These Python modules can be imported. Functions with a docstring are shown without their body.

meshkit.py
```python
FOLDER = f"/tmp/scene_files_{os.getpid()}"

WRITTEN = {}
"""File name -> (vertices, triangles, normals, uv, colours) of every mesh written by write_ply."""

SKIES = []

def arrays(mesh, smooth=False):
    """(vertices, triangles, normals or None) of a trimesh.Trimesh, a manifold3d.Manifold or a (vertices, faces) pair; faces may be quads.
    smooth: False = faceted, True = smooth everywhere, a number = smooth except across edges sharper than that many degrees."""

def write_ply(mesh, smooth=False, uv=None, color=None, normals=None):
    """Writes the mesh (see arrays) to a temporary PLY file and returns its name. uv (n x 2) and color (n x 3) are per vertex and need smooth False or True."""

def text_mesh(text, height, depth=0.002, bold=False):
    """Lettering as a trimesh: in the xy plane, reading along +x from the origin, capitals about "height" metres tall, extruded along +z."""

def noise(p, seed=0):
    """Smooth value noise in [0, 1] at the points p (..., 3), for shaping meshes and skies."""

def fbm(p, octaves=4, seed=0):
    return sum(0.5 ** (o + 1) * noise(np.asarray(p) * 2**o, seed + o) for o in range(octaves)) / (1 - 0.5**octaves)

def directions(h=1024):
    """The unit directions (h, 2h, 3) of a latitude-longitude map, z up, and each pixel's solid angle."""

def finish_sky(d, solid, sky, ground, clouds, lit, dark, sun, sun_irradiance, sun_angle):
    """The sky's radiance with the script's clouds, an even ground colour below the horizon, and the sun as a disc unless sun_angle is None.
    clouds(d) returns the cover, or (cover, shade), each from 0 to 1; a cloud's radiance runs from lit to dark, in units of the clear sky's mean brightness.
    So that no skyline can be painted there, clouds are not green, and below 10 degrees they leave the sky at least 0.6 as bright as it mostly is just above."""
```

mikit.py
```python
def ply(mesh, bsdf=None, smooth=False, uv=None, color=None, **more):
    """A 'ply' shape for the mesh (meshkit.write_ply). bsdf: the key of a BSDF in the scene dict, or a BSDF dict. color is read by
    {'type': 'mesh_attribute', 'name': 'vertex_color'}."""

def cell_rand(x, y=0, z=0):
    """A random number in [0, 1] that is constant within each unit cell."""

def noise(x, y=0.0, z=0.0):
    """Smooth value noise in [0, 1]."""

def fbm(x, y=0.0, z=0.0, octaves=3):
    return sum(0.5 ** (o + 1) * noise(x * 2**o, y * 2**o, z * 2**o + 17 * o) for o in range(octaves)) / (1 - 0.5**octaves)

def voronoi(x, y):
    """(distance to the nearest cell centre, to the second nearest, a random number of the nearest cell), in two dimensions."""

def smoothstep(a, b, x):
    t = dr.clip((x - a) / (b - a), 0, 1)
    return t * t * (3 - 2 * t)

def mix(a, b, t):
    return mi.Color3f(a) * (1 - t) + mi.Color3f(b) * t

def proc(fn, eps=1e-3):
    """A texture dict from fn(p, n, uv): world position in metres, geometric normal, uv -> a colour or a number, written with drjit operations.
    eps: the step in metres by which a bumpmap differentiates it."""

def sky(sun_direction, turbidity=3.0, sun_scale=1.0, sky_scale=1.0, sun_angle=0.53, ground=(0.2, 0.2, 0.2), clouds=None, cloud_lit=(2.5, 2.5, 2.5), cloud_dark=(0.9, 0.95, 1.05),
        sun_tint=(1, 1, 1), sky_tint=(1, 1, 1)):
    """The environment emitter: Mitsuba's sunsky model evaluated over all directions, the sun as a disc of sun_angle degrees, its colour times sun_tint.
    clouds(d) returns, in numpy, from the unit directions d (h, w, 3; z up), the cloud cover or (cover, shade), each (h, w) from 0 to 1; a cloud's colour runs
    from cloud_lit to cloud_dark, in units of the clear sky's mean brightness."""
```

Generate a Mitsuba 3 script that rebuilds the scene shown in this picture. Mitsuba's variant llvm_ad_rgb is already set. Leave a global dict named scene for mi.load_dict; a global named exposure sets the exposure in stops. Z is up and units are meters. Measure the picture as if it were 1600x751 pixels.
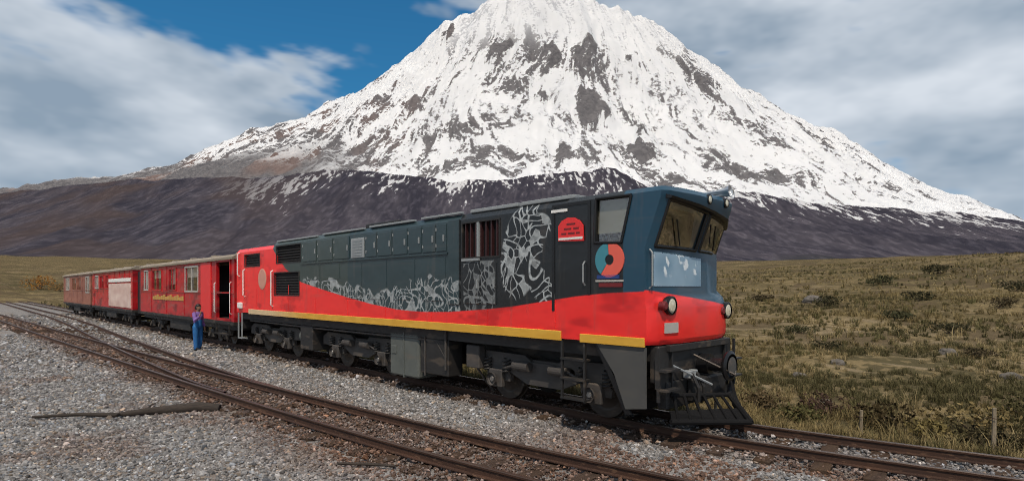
import math, numpy as np, trimesh, manifold3d as m3, shapely.geometry as sg
import drjit as dr, mitsuba as mi, mikit, meshkit
from mikit import noise, fbm, voronoi, cell_rand, smoothstep, mix, proc
T = mi.ScalarTransform4f
# world: x along the track (the train drives towards +x), y across it away from the camera, z up from the rail heads; metres
rng = np.random.default_rng(7)
scene, labels = {}, {}

# ---------------------------------------------------------------- camera, sky, exposure
CAM = np.array([4.92, -9.025, 2.295])
RT = np.array([.696, .718, 0.]); RT /= np.linalg.norm(RT)
FW = np.array([-RT[1], RT[0], 0.])
exposure = 1.05
scene['camera'] = {'type': 'perspective', 'fov': 83.267, 'fov_axis': 'x', 'near_clip': 0.05, 'far_clip': 40000.0,
                   'principal_point_offset_y': -0.0999,
                   'to_world': T().look_at(origin=CAM.tolist(), target=(CAM + FW).tolist(), up=[0, 0, 1])}
SUN = (0.36, -0.43, 0.83)


def clouds(d):
    """Grey cloud banks over most of the sky with a torn blue opening above the left shoulder of the mountain."""
    a = np.degrees(np.arctan2(d @ RT, d @ FW)); e = np.degrees(np.arcsin(np.clip(d[..., 2], -1, 1)))
    q = np.stack([a / 13, e / 6.5, a * 0], -1)
    big = meshkit.fbm(q + 3.1, 5, seed=4)
    fine = meshkit.fbm(np.stack([a / 4.2 + e / 5, e / 1.5, a * 0 + 5], -1), 4, seed=9)
    gap = np.exp(-(((a + 23) / 17) ** 2 + ((e - 25.5 + 0.20 * (a + 21)) / 8.5) ** 2)) + .8 * np.exp(-(((a + 9) / 5) ** 2 + ((e - 20) / 4.5) ** 2))
    lap = np.exp(-(((a + 128) / 30) ** 2 + ((e - 50) / 20) ** 2)) + np.exp(-(((a - 120) / 34) ** 2 + ((e - 44) / 16) ** 2))
    c = 0.74 + .35 * np.exp(-((a + 40) / 14) ** 2 - ((e - 14) / 7) ** 2) + 1.2 * (big - 0.5) + 0.85 * (fine - 0.5) - 1.05 * gap + .5 * np.exp(-((a - 11) / 6) ** 2 - ((e - 24) / 5) ** 2) - 0.8 * lap
    cover = np.clip((c - 0.16) / 0.42, 0, 1); cover = cover * cover * (3 - 2 * cover) * 0.94
    shade = np.clip(0.60 + 1.9 * (meshkit.fbm(q * 1.3 + 11, 5, seed=6) - 0.52) + 0.5 * (fine - .5), 0, 1)
    return cover, shade


scene['sky'] = mikit.sky(SUN, turbidity=3, clouds=clouds, sun_tint=(.95, .99, 1.06), cloud_lit=(3.7, 3.95, 4.25), cloud_dark=(1.45, 1.85, 2.3), sky_tint=(0.36, 1.12, 1.32), ground=(.12, .11, .1))

# ---------------------------------------------------------------- helpers


def numbered(key):
    if key not in scene and not any(k.startswith(key + '__') for k in scene) and key not in labels:
        return key
    i = 1
    while f'{key}_{i:03d}' in scene or f'{key}_{i:03d}' in labels or any(k.startswith(f'{key}_{i:03d}__') for k in scene):
        i += 1
    return f'{key}_{i:03d}'


def thing(name, label, cat, group=None):
    k = numbered(name)
    labels[k] = {'label': label, 'category': cat, **({'group': group} if group else {})}
    return k


def put(name, mesh, bsdf, parent=None, smooth=False, label=None, **kw):
    k = numbered(parent + '__' + name if parent else name)
    scene[k] = mikit.ply(mesh, bsdf, smooth, **kw)
    if label:
        labels[k] = {'label': label}
    return k


def struct(name, mesh, bsdf, label=None, smooth=False, kind='structure', **kw):
    k = put(name, mesh, bsdf, None, smooth, **kw)
    labels[k] = {'kind': kind, **({'label': label} if label else {})}
    return k


def P(rgb, rough=.5, metal=0., **kw):
    return two({'type': 'principled', 'base_color': rgb if isinstance(rgb, dict) else {'type': 'rgb', 'value': list(rgb)}, 'roughness': rough, 'metallic': metal, **kw})


def two(b):
    return {'type': 'twosided', 'bsdf': b}


def tri(mesh):
    v, f, _ = meshkit.arrays(mesh)
    return np.asarray(v, float), np.asarray(f, int)


def join(ms):
    vs, fs, n = [], [], 0
    for m in ms:
        v, f = tri(m)
        vs.append(v); fs.append(f + n); n += len(v)
    return np.vstack(vs), np.vstack(fs)


def grid(V):
    """(rows, cols, 3) points as a triangle mesh."""
    h, w = V.shape[:2]
    i = np.arange(h * w).reshape(h, w)
    a, b, c, d = i[:-1, :-1].ravel(), i[:-1, 1:].ravel(), i[1:, 1:].ravel(), i[1:, :-1].ravel()
    return V.reshape(-1, 3), np.vstack([np.stack([a, b, c], 1), np.stack([a, c, d], 1)])


def box(x0, x1, y0, y1, z0, z1, bev=0.):
    c = np.array([(x, y, z) for x in (x0, x1) for y in (y0, y1) for z in (z0, z1)], float)
    if bev:
        out = []
        for k in range(3):
            s = np.full(3, bev); s[k] = 0
            mid = c.mean(0)
            out.append(c - np.sign(c - mid) * s)
        c = np.vstack(out)
    return tri(m3.Manifold.hull_points(np.ascontiguousarray(c)))


def hull(pts):
    return tri(m3.Manifold.hull_points(np.ascontiguousarray(np.asarray(pts, float))))


def tube(pts, rad, sides=8, cap=True):
    p = np.asarray(pts, float); rad = np.broadcast_to(rad, (len(p),)).astype(float)
    t = np.gradient(p, axis=0); t /= np.linalg.norm(t, axis=1, keepdims=True) + 1e-12
    a = np.cross(t, np.where(np.abs(t[:, 2:]) < .9, [0, 0, 1.], [1., 0, 0])); a /= np.linalg.norm(a, axis=1, keepdims=True)
    b = np.cross(t, a); an = np.arange(sides) * 2 * np.pi / sides
    v = p[:, None] + rad[:, None, None] * (np.cos(an)[None, :, None] * a[:, None] + np.sin(an)[None, :, None] * b[:, None])
    v = v.reshape(-1, 3); f = []
    for i in range(len(p) - 1):
        for j in range(sides):
            q = [i * sides + j, i * sides + (j + 1) % sides, (i + 1) * sides + (j + 1) % sides, (i + 1) * sides + j]
            f += [[q[0], q[2], q[1]], [q[0], q[3], q[2]]]
    if cap:
        n = len(v); v = np.vstack([v, p[:1], p[-1:]])
        for j in range(sides):
            f += [[n, j, (j + 1) % sides], [n + 1, (len(p) - 1) * sides + (j + 1) % sides, (len(p) - 1) * sides + j]]
    return v, np.array(f)


def cyl(p0, p1, r, sides=20):
    return tube([p0, p1], r, sides)


def lathe(prof, origin, axis=(0, 1, 0), sides=28):
    """prof: (radius, along) pairs, turned about the axis through origin."""
    ax = np.array(axis, float); ax /= np.linalg.norm(ax)
    u = np.cross(ax, [0, 0, 1.] if abs(ax[2]) < .9 else [1., 0, 0]); u /= np.linalg.norm(u); w = np.cross(ax, u)
    an = np.arange(sides) * 2 * np.pi / sides
    v = np.array([np.array(origin) + ax * h + r * (math.cos(t) * u + math.sin(t) * w) for r, h in prof for t in an]); f = []
    for i in range(len(prof) - 1):
        for j in range(sides):
            a, b, c, d = i * sides + j, i * sides + (j + 1) % sides, (i + 1) * sides + (j + 1) % sides, (i + 1) * sides + j
            f += [[a, b, c], [a, c, d]]
    return v, np.array(f)


def prism_xz(poly, y0, y1):
    """Polygon in x, z pushed out from y0 to y1."""
    pg = poly if isinstance(poly, sg.Polygon) else sg.Polygon(poly)
    m = trimesh.creation.extrude_polygon(pg, y1 - y0, engine='earcut')
    v = np.array(m.vertices); v = np.stack([v[:, 0], y0 + v[:, 2], v[:, 1]], 1)
    return v, np.array(m.faces)[:, ::-1]


def prism_yz(poly, x0, x1):
    pg = poly if isinstance(poly, sg.Polygon) else sg.Polygon(poly)
    m = trimesh.creation.extrude_polygon(pg, x1 - x0, engine='earcut')
    v = np.array(m.vertices); v = np.stack([x0 + v[:, 2], v[:, 0], v[:, 1]], 1)
    return v, np.array(m.faces)


def moved(mesh, d=(0, 0, 0), rz=0., s=1.):
    v, f = tri(mesh); c, n = math.cos(rz), math.sin(rz)
    return (v * s) @ np.array([[c, n, 0], [-n, c, 0], [0, 0, 1]]) + np.array(d), f


# ---------------------------------------------------------------- the lie of the land
def softplus(v, k):
    return k * np.logaddexp(0, v / k)


def sstep(a, b, v):
    t = np.clip((v - a) / (b - a), 0, 1); return t * t * (3 - 2 * t)


GRAVEL_Z = -0.21


def track_bend(x):
    """Sideways shift of both tracks: straight under the train, easing to +y ahead of it."""
    t = np.maximum(0, np.asarray(x, float) + 1.0)
    return 0.06 * t * t / (1 + .2 * t)


def near_rail_y(x):
    """Inner line of the near track's outer rail."""
    xs = [-130, -90, -50, -32, -21, -14, -10, -7, -3.6, -1.6, 0, 3, 8, 20]
    ys = [-10.5, -8.4, -6.55, -5.85, -5.35, -5.02, -4.82, -4.64, -4.38, -4.19, -3.98, -3.55, -2.7, -.2]
    from scipy.interpolate import PchipInterpolator
    return PchipInterpolator(xs, ys)(np.asarray(x, float))


def land(x, y):
    x = np.asarray(x, float); y = np.asarray(y, float)
    yy = y - track_bend(x)
    wob = 0.5 * (meshkit.fbm(np.stack([x / 2.2, y * 0, x * 0], -1), 3, seed=2) - .5)
    off = yy - (1.12 + wob)                                             # beyond the far edge of the ballast
    out = np.maximum(np.maximum(off - 14, 0), np.maximum(-x - 135, 0))   # where the plain starts to climb
    far = np.hypot(np.maximum(off - 14, 0), np.maximum(-x - 135, 0))
    z = GRAVEL_Z - 0.34 * sstep(0, 1.6, off) + 0.047 * (softplus(far - 6, 9) - softplus(-6., 9))
    p = np.stack([x, y, x * 0], -1)
    g = sstep(0.3, 5, off); g2 = np.maximum(sstep(4, 40, off), sstep(0, 60, -x - 130))
    z = z + g * (0.55 * (meshkit.fbm(p / 2.6, 3, seed=11) - .5)) + g2 * (1.8 * (meshkit.fbm(p / 17., 3, seed=12) - .5)) + sstep(40, 260, off) * 11 * (meshkit.fbm(p / 120., 3, seed=13) - .5)
    near = 1 - sstep(-.6, .4, off)
    z = z + near * 0.05 * (meshkit.fbm(p / .9, 3, seed=14) - .5)
    return z


def spaced(fine, a, b, lo, hi, grow=1.06):
    s = [a]; d = fine
    c = list(np.arange(a, b, fine))
    r, v = [], b
    while v < hi: r.append(v); v += d; d *= grow
    l, v, d = [], a - fine, fine
    while v > lo: l.append(v); v -= d; d *= grow
    return np.array(sorted(l + c + r + [lo, hi]))


gx = spaced(.22, -26, 9, -3600, 1800, 1.065); gy = spaced(.17, -9, 13, -1500, 3600, 1.06)
X, Y = np.meshgrid(gx, gy)
Zg = land(X, Y)
GR = lambda x, y, f, o=3: fbm(x * f, y * f, 0., o)


def ground_col(p, n, uv):
    xa = dr.maximum(0., p.x + 1.)
    yy = p.y - 0.06 * xa * xa / (1 + .2 * xa)
    ragged = 1.35 + 0.9 * (GR(p.x, p.y, 1.3) - .5) + 1.1 * (GR(p.x, p.y, .3) - .5)
    grass = dr.maximum(smoothstep(0., .35, yy - ragged), smoothstep(0., 12., -p.x - 128 + 14 * GR(p.x, p.y, .06)))
    s = GR(p.x, p.y, 22., 2)
    stone = mix((.13, .122, .118), (.36, .345, .335), s)
    stone = mix(stone, (.17, .105, .06), .4 * smoothstep(.55, .78, GR(p.x + 40, p.y, .8)))
    a, b = GR(p.x, p.y, .11), GR(p.x * .6 + 30, p.y, 1.1)
    c = GR(p.x + 9, p.y - 70, .033)
    d = GR(p.x + 3, p.y, 3.1, 3)
    soil = mix((.082, .066, .036), (.235, .180, .098), smoothstep(.3, .7, .35 * a + .35 * b + .3 * d))
    soil = mix(soil, (.062, .056, .032), .8 * smoothstep(.53, .62, .3 * c + .3 * GR(p.x, p.y + 11, .30) + .4 * d))
    soil = mix(soil, (.25, .195, .125), .75 * smoothstep(.58, .72, .5 * GR(p.x * .35, p.y * 1.3, 1.7) + .5 * GR(p.x, p.y, .07)))
    soil = mix(soil, (.105, .080, .050), .8 * smoothstep(.55, .65, GR(p.x - 70, p.y, .21)))
    return mix(stone, soil, grass)


scene['ground_bsdf'] = two({'type': 'diffuse', 'reflectance': proc(ground_col)})
struct('ground', grid(np.stack([X, Y, Zg], -1)), 'ground_bsdf', 'grey gravel bed giving way to rough brown grassland', smooth=True)

# ---------------------------------------------------------------- the snow mountain and its dark foothills
DIST = 6000.
PK_M = (865 - 800) / 900 * DIST
rk = np.arange(0, 10501, 150.)
SL = [3136, 3063, 3011, 2978, 2927, 2871, 2797, 2708, 2584, 2442, 2295, 2195, 2107, 2017, 1945, 1862, 1781, 1702, 1646, 1594, 1554, 1515, 1468, 1406, 1316, 1248, 1201, 1166, 1121, 1080, 1066, 1061, 1040, 1014, 992, 970, 953, 945, 930, 910, 867, 805, 759, 724, 706, 696, 688, 680, 670, 660, 650, 640, 616, 569, 521, 472, 425, 379, 336, 295, 257, 221, 188, 157, 129, 104, 80, 59, 38, 19, 0]
SR = [3136, 3047, 2977, 2905, 2837, 2766, 2698, 2608, 2513, 2411, 2306, 2203, 2091, 1997, 1892, 1798, 1698, 1605, 1539, 1473, 1385, 1276, 1156, 1059, 1000, 957, 875, 780, 700, 650, 620, 600, 580, 560, 540, 520, 466, 410, 380, 350, 340, 335, 330, 326, 322, 319, 317, 315, 314, 313, 312, 311, 310, 293, 269, 245, 221, 198, 177, 158, 140, 124, 109, 94, 80, 67, 53, 40, 27, 13, 0]


def ridged(p, o=4, seed=0):
    t, w = 0, .5
    for i in range(o):
        t = t + w * (1 - np.abs(2 * meshkit.noise(p * 2 ** i, seed + i) - 1)); w *= .5
    return t


def mountain_h(M, N):
    dm = M - PK_M; r = np.hypot(dm, N * 1.25)
    w = (1 + dm / np.maximum(r, 1e-6)) / 2
    G = np.clip((N + 4600) / 4300, 0, 1) ** 1.35 * np.clip(1 - N / 4000, 0, 1)
    H = (np.interp(r, rk, SL) * (1 - w) + np.interp(r, rk, SR) * w) * G
    th = np.arctan2(N - 1500, dm * .9)
    s = np.stack([th * 12 + .6 * meshkit.fbm(np.stack([M / 900, N / 900, M * 0], -1), 3, seed=5), r / 1500, r * 0], -1)
    wv = np.stack([meshkit.fbm(np.stack([M / 500, N / 500, M * 0 + 2], -1), 3, seed=15) - .5, 1.5 * meshkit.fbm(np.stack([M / 400, N / 400, M * 0 + 7], -1), 3, seed=16), M * 0], -1)
    k = sstep(0, 900, r) * np.clip(H / 900, .15, 1)
    H = H + k * (150 * (ridged(s * .55 + .5 * wv, 2, 19) - .55) + 105 * (ridged(s + .5 * wv, 3, 21) - .55) + 85 * (ridged(s * [2.3, 3.6, 1] + 1.1 * wv, 4, 31) - .55))
    q = np.stack([M / 160, N / 160, M * 0], -1)
    return H + np.clip(H / 1200, .1, 1) * (62 * (meshkit.fbm(q, 4, seed=41) - .5) + 26 * (ridged(q * 2.6, 3, 43) - .6)) * sstep(0, 300, r)


def to_world(M, N, H):
    D = DIST + N
    return np.stack([CAM[0] + RT[0] * M + FW[0] * D, CAM[1] + RT[1] * M + FW[1] * D, H], -1)


mm = np.concatenate([np.linspace(-9000, -5200, 40, endpoint=False), np.linspace(-5200, 5000, 900, endpoint=False), np.linspace(5000, 9000, 40)])
nn = np.concatenate([np.linspace(-4700, -3000, 60, endpoint=False), np.linspace(-3000, 150, 330, endpoint=False), np.linspace(150, 3800, 30)])
M, N = np.meshgrid(mm, nn)
H = mountain_h(M, N)
CRAGS = [(-142, -862, 20), (-57, -858, 10), (641, -1381, 26), (591, -1489, 20), (734, -1439, 15), (588, -957, 16), (714, -854, 11), (348, -938, 13), (2690, -757, 18), (2822, -815, 18), (-858, -1012, 18), (-788, -1106, 10), (263, -1254, 11), (199, -1282, 8), (1004, -1589, 11), (931, -1764, 14), (-618, -437, 12), (1032, -837, 8)]   # rock walls breaking through the snow: across, along, size
FIELDS = [(-1946, -994, 60, 25), (-1530, -1081, 70, 28), (-1175, -961, 50, 22), (-892, -979, 40, 20), (-445, -1993, 60, 18), (-185, -1818, 50, 16), (916, -1875, 35, 30), (1777, -840, 40, 16), (1073, -1397, 40, 25), (1724, -1914, 90, 20), (1226, -2192, 60, 20), (723, -988, 50, 30), (221, -1011, 40, 18), (-54, -1130, 50, 16), (-396, -1536, 70, 16), (2758, -1719, 45, 12), (1538, -674, 40, 16), (-1147, -1695, 60, 14), (316, -1929, 60, 14), (1862, -1209, 60, 18), (0, -791, 60, 16), (2221, -1455, 60, 16)]   # broken stony ground


def blobs(M, N, items, ky):
    c = np.zeros_like(M)
    w1, w2 = [(meshkit.fbm(np.stack([M / 75, N / 75, M * 0], -1), 4, seed=q) - .5) for q in (77, 78)]
    for a, b, *r in items:
        rx, ry = (r[0] * 6.2, r[0] * 8.5) if len(r) == 1 else (r[0] * 6.5, r[1] * 8.5)
        c = np.maximum(c, 1 - np.hypot((M + ky * w1 - a) / rx, (N + ky * w2 - b) / ry))
    return np.clip(c, 0, 1)


CR, FD = blobs(M, N, CRAGS, 130), blobs(M, N, FIELDS, 160)
H = H + 26 * sstep(.12, .4, CR) + 44 * sstep(.05, .5, CR) * (ridged(np.stack([M / 55, N / 80, M * 0], -1), 3, 61) - .5) + 20 * sstep(.1, .6, FD) * (ridged(np.stack([M / 48, N / 60, M * 0], -1), 3, 63) - .5)


def mountain_col(p, n, uv):
    dx, dy = p.x - CAM[0], p.y - CAM[1]
    m = dx * RT[0] + dy * RT[1] - PK_M; q = dx * FW[0] + dy * FW[1] - DIST
    r = dr.sqrt(m * m + q * q * 1.56); th = dr.atan2(q - 1500, m * .9)
    warp = fbm(m / 420, q / 420, 3., 3)
    turn = th + .22 * (fbm(m / 700 + 3, q / 700, 5., 3) - .5)
    streak = fbm(turn * 44 + warp * 2.2, r / 260 + warp * 2, 0., 4)
    thin = fbm(turn * 150 + warp * 5, r / 110, 6., 3)
    fine = fbm(m / 19 + q / 60, q / 26 + p.z / 22, 1., 3)
    blot = fbm(m / 330 + 7, q / 330, 2., 3)
    left = smoothstep(-500., -2300., m)
    patch = smoothstep(.50, .72, fbm(m / 520 + 31, q / 520, 8., 3))
    low = smoothstep(1500. + 500 * left, 720. + 260 * left, p.z + 420 * (blot - .5))
    bare = .50 * streak + .36 * thin + .34 * fine + .50 * (1 - n.z)
    rock = smoothstep(.93, .985, bare + .04 * patch + .09 * low + .09 * left * low + .15 * smoothstep(.0, .7, uv.y))
    rock = rock * (1 - .85 * smoothstep(2050., 2500., p.z + 300 * (blot - .5)))
    rock = dr.maximum(rock, smoothstep(.2, .9, low * left * 1.1 + .9 * (bare - .86)) * smoothstep(1250., 950., p.z + 300 * (blot - .5)) * left)
    wall = smoothstep(.60, .68, .62 * uv.x + .55 * thin + .35 * fine)
    rock = dr.maximum(rock, wall * smoothstep(0., .08, uv.x))
    stone = mix((.075, .074, .083), (.215, .205, .21), fine)
    stone = mix(stone, (.20, .13, .11), .6 * smoothstep(.5, .7, blot) * left)
    snow = mix((.68, .69, .71), (.80, .806, .82), blot)
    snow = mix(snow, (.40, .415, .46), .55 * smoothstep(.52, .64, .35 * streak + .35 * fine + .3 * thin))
    return mix(snow, stone, rock)


scene['mountain_bsdf'] = two({'type': 'diffuse', 'reflectance': proc(mountain_col)})
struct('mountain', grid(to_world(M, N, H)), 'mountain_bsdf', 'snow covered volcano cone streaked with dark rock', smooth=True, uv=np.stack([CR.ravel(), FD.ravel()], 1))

HD = 3700.
hill_px = np.array([(-900, 300), (-500, 310), (0, 300), (100, 291), (200, 278), (300, 279), (400, 276), (480, 268), (560, 263), (620, 270), (700, 283), (800, 277), (880, 268), (960, 262), (1010, 288), (1100, 300), (1180, 300), (1250, 312), (1350, 322), (1450, 330), (1530, 334), (1600, 346), (1800, 352), (2400, 372)], float)
hm = np.concatenate([np.linspace(-7000, -3600, 40, endpoint=False), np.linspace(-3600, 3500, 620, endpoint=False), np.linspace(3500, 7000, 40)])
hd = np.concatenate([np.linspace(900, 1300, 20, endpoint=False), np.linspace(1300, 3750, 190, endpoint=False), np.linspace(3750, 5200, 24)])
Mh, Dh = np.meshgrid(hm, hd)
top = np.interp(800 + 900 * Mh / HD, hill_px[:, 0], (450 - hill_px[:, 1]) / 900) * HD
t = np.clip((Dh - 950) / (HD - 950), 0, 1)
shape = np.where(Dh < HD, .06 * t + .94 * t ** 1.9, np.clip(1 - np.maximum((Dh - HD) / 1500, 0) ** 1.2, 0, 1))
gul = np.stack([Mh / 330 + Dh / 1100 + .7 * meshkit.fbm(np.stack([Mh / 700, Dh / 700, Mh * 0], -1), 3, seed=3), Dh / 1500, Mh * 0], -1)
Hh = top * shape + np.sin(np.clip(t, 0, 1) * np.pi) ** .6 * 105 * (ridged(gul, 4, 51) - .6) + t * 46 * (meshkit.fbm(np.stack([Mh / 120, Dh / 120, Mh * 0], -1), 4, seed=52) - .5)
Hh = np.where(Dh < 1000, -12, Hh)


def hill_col(p, n, uv):
    dx, dy = p.x - CAM[0], p.y - CAM[1]
    m = dx * RT[0] + dy * RT[1]; q = dx * FW[0] + dy * FW[1]
    bend = fbm(m / 300, q / 500, 6., 3)
    streak = fbm(m / 70 + q / 400 + 3 * bend, q / 700, 0., 4)
    fine = fbm(m / 14 + 4 * bend, q / 60, 1., 3)
    blot = fbm(m / 260, q / 420, 4., 3)
    c = mix((.035, .034, .047), (.085, .077, .092), smoothstep(.25, .75, .5 * streak + .3 * fine + .2 * blot))
    c = mix(c, (.066, .052, .054), smoothstep(-700., -1900., m) * smoothstep(.35, .7, blot))
    c = mix(c, (.030, .036, .030), smoothstep(.50, .66, fbm(m / 90, q / 130, 8., 3)) * smoothstep(2000., 1500., q))
    crest = smoothstep(.70, 1., uv.x + .3 * (blot - .5))
    dust = smoothstep(.72, .80, .55 * fine + .40 * streak + .25 * crest)
    c = mix(c, c * 1.4, smoothstep(.5, .72, fine) * .6)
    here = smoothstep(-1900., -700., m) * smoothstep(.52, .8, uv.x)
    return mix(c, (.66, .66, .67), .85 * dust * here)


scene['hill_bsdf'] = two({'type': 'diffuse', 'reflectance': proc(hill_col)})
struct('hills', grid(to_world(Mh, Dh - DIST, Hh)), 'hill_bsdf', 'dark violet grey foothills of bare scree below the snow', smooth=True, uv=np.stack([np.clip(t, 0, 1).ravel(), np.where(Dh > HD, 1., 0.).ravel()], 1))

# ---------------------------------------------------------------- tracks
def rusty(p, n, uv):
    a, b = fbm(p.x * 1.1, p.y * 9, p.z * 9, 4), fbm(p.x * 9, p.y * 30, p.z * 30, 2)
    return mix(mix((.024, .012, .009), (.075, .034, .019), a), (.12, .066, .04), smoothstep(.6, .85, b))


def old_wood(p, n, uv):
    g = fbm(p.x * 26, p.y * 2.4, p.z * 26, 4); k = cell_rand(p.x / .31, 3.)
    return mix(mix((.035, .022, .016), (.12, .082, .058), g), (.07, .055, .05), .6 * k)


def rail_head(p, n, uv):
    return mix((.045, .028, .021), (.12, .085, .066), fbm(p.x * .8, p.y * 14, 0., 3))


scene['rust_bsdf'] = P(proc(rusty), .75)
scene['rail_head_bsdf'] = P(proc(rail_head), .42, .35)
scene['sleeper_bsdf'] = {'type': 'diffuse', 'reflectance': proc(old_wood)}


def spread(xs, ys, z):
    p = np.stack([xs, ys, np.full_like(xs, z)], -1); t = np.gradient(p, axis=0); t /= np.linalg.norm(t, axis=1, keepdims=True)
    return p, np.stack([-t[:, 1], t[:, 0], t[:, 2] * 0], -1)


def sweep(xs, ys, prof):
    """A (sideways, up) closed profile carried along the path."""
    p, n = spread(xs, ys, 0.)
    V = np.array([p + n * a + np.array([0, 0, b]) for a, b in prof + prof[:1]]).transpose(1, 0, 2)
    return grid(V)


RAIL = [(-.05, -.142), (.05, -.142), (.05, -.128), (.011, -.115), (.011, -.04), (.032, -.03), (.034, -.006), (-.034, -.006), (-.032, -.03), (-.011, -.04), (-.011, -.115), (-.05, -.128)]
HEAD = [(-.034, -.006), (.034, -.006), (.028, 0.), (-.028, 0.)]


def rail(holder, xs, ys, label=None):
    k = put('rail', sweep(xs, ys, RAIL), 'rust_bsdf', holder, label=label)
    put('running_surface', sweep(xs, ys, HEAD), 'rail_head_bsdf', k, smooth=False)


labels['train_track'] = {'kind': 'structure', 'label': 'rusty narrow gauge track the train stands on'}
labels['near_track'] = {'kind': 'structure', 'label': 'rusty track with a set of points in the gravel nearer the viewer'}
xs = np.concatenate([np.arange(-132, -60, 3.), np.arange(-60, -10, 1.), np.arange(-10, 16, .4)])
for s in (-1, 1):
    rail('train_track', xs, track_bend(xs) + s * .567)
A = near_rail_y
from scipy.interpolate import PchipInterpolator
Cx = PchipInterpolator([-132, -90, -60, -43, -30, -18, -10, -7.5], [-2.35, -2.2, -2.2, -2.5, -3.05, -3.46, -3.62, A(-7.5) + 1.10])
rail('near_track', xs, A(xs) - .034)
rail('near_track', xs, A(xs) + 1.10)
x2 = xs[xs < -7.4]
rail('near_track', x2, Cx(x2) + .0)
x3 = xs[(xs < -8.6)]
rail('near_track', x3, np.maximum(Cx(x3) - 1.134, A(x3) + .09))


def sleeper(holder, x, y, ln, ang):
    t = .235 + rng.uniform(-.015, .02)
    b = box(-t / 2, t / 2, -ln / 2, ln / 2, -.14, 0, .012)
    put('sleeper', moved(b, (x, y, (-.146 if holder == 'train_track' else -.168) + rng.uniform(-.012, .004)), ang + rng.normal(0, .012)), 'sleeper_bsdf', holder)


for x in np.arange(-62, 9, .66):
    x += rng.normal(0, .02); sleeper('train_track', x, float(track_bend(x)) + rng.normal(0, .02), 1.95, math.atan(float(track_bend(x + .1) - track_bend(x - .1)) / .2))
for x in np.arange(-46, 9, .66):
    x += rng.normal(0, .02); a = float(A(x)); b = a + 1.13 if x > -8 else float(Cx(x))
    sleeper('near_track', x, (a + b) / 2, (b - a) + .85, math.atan(float(A(x + .1) - A(x - .1)) / .2))

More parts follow.
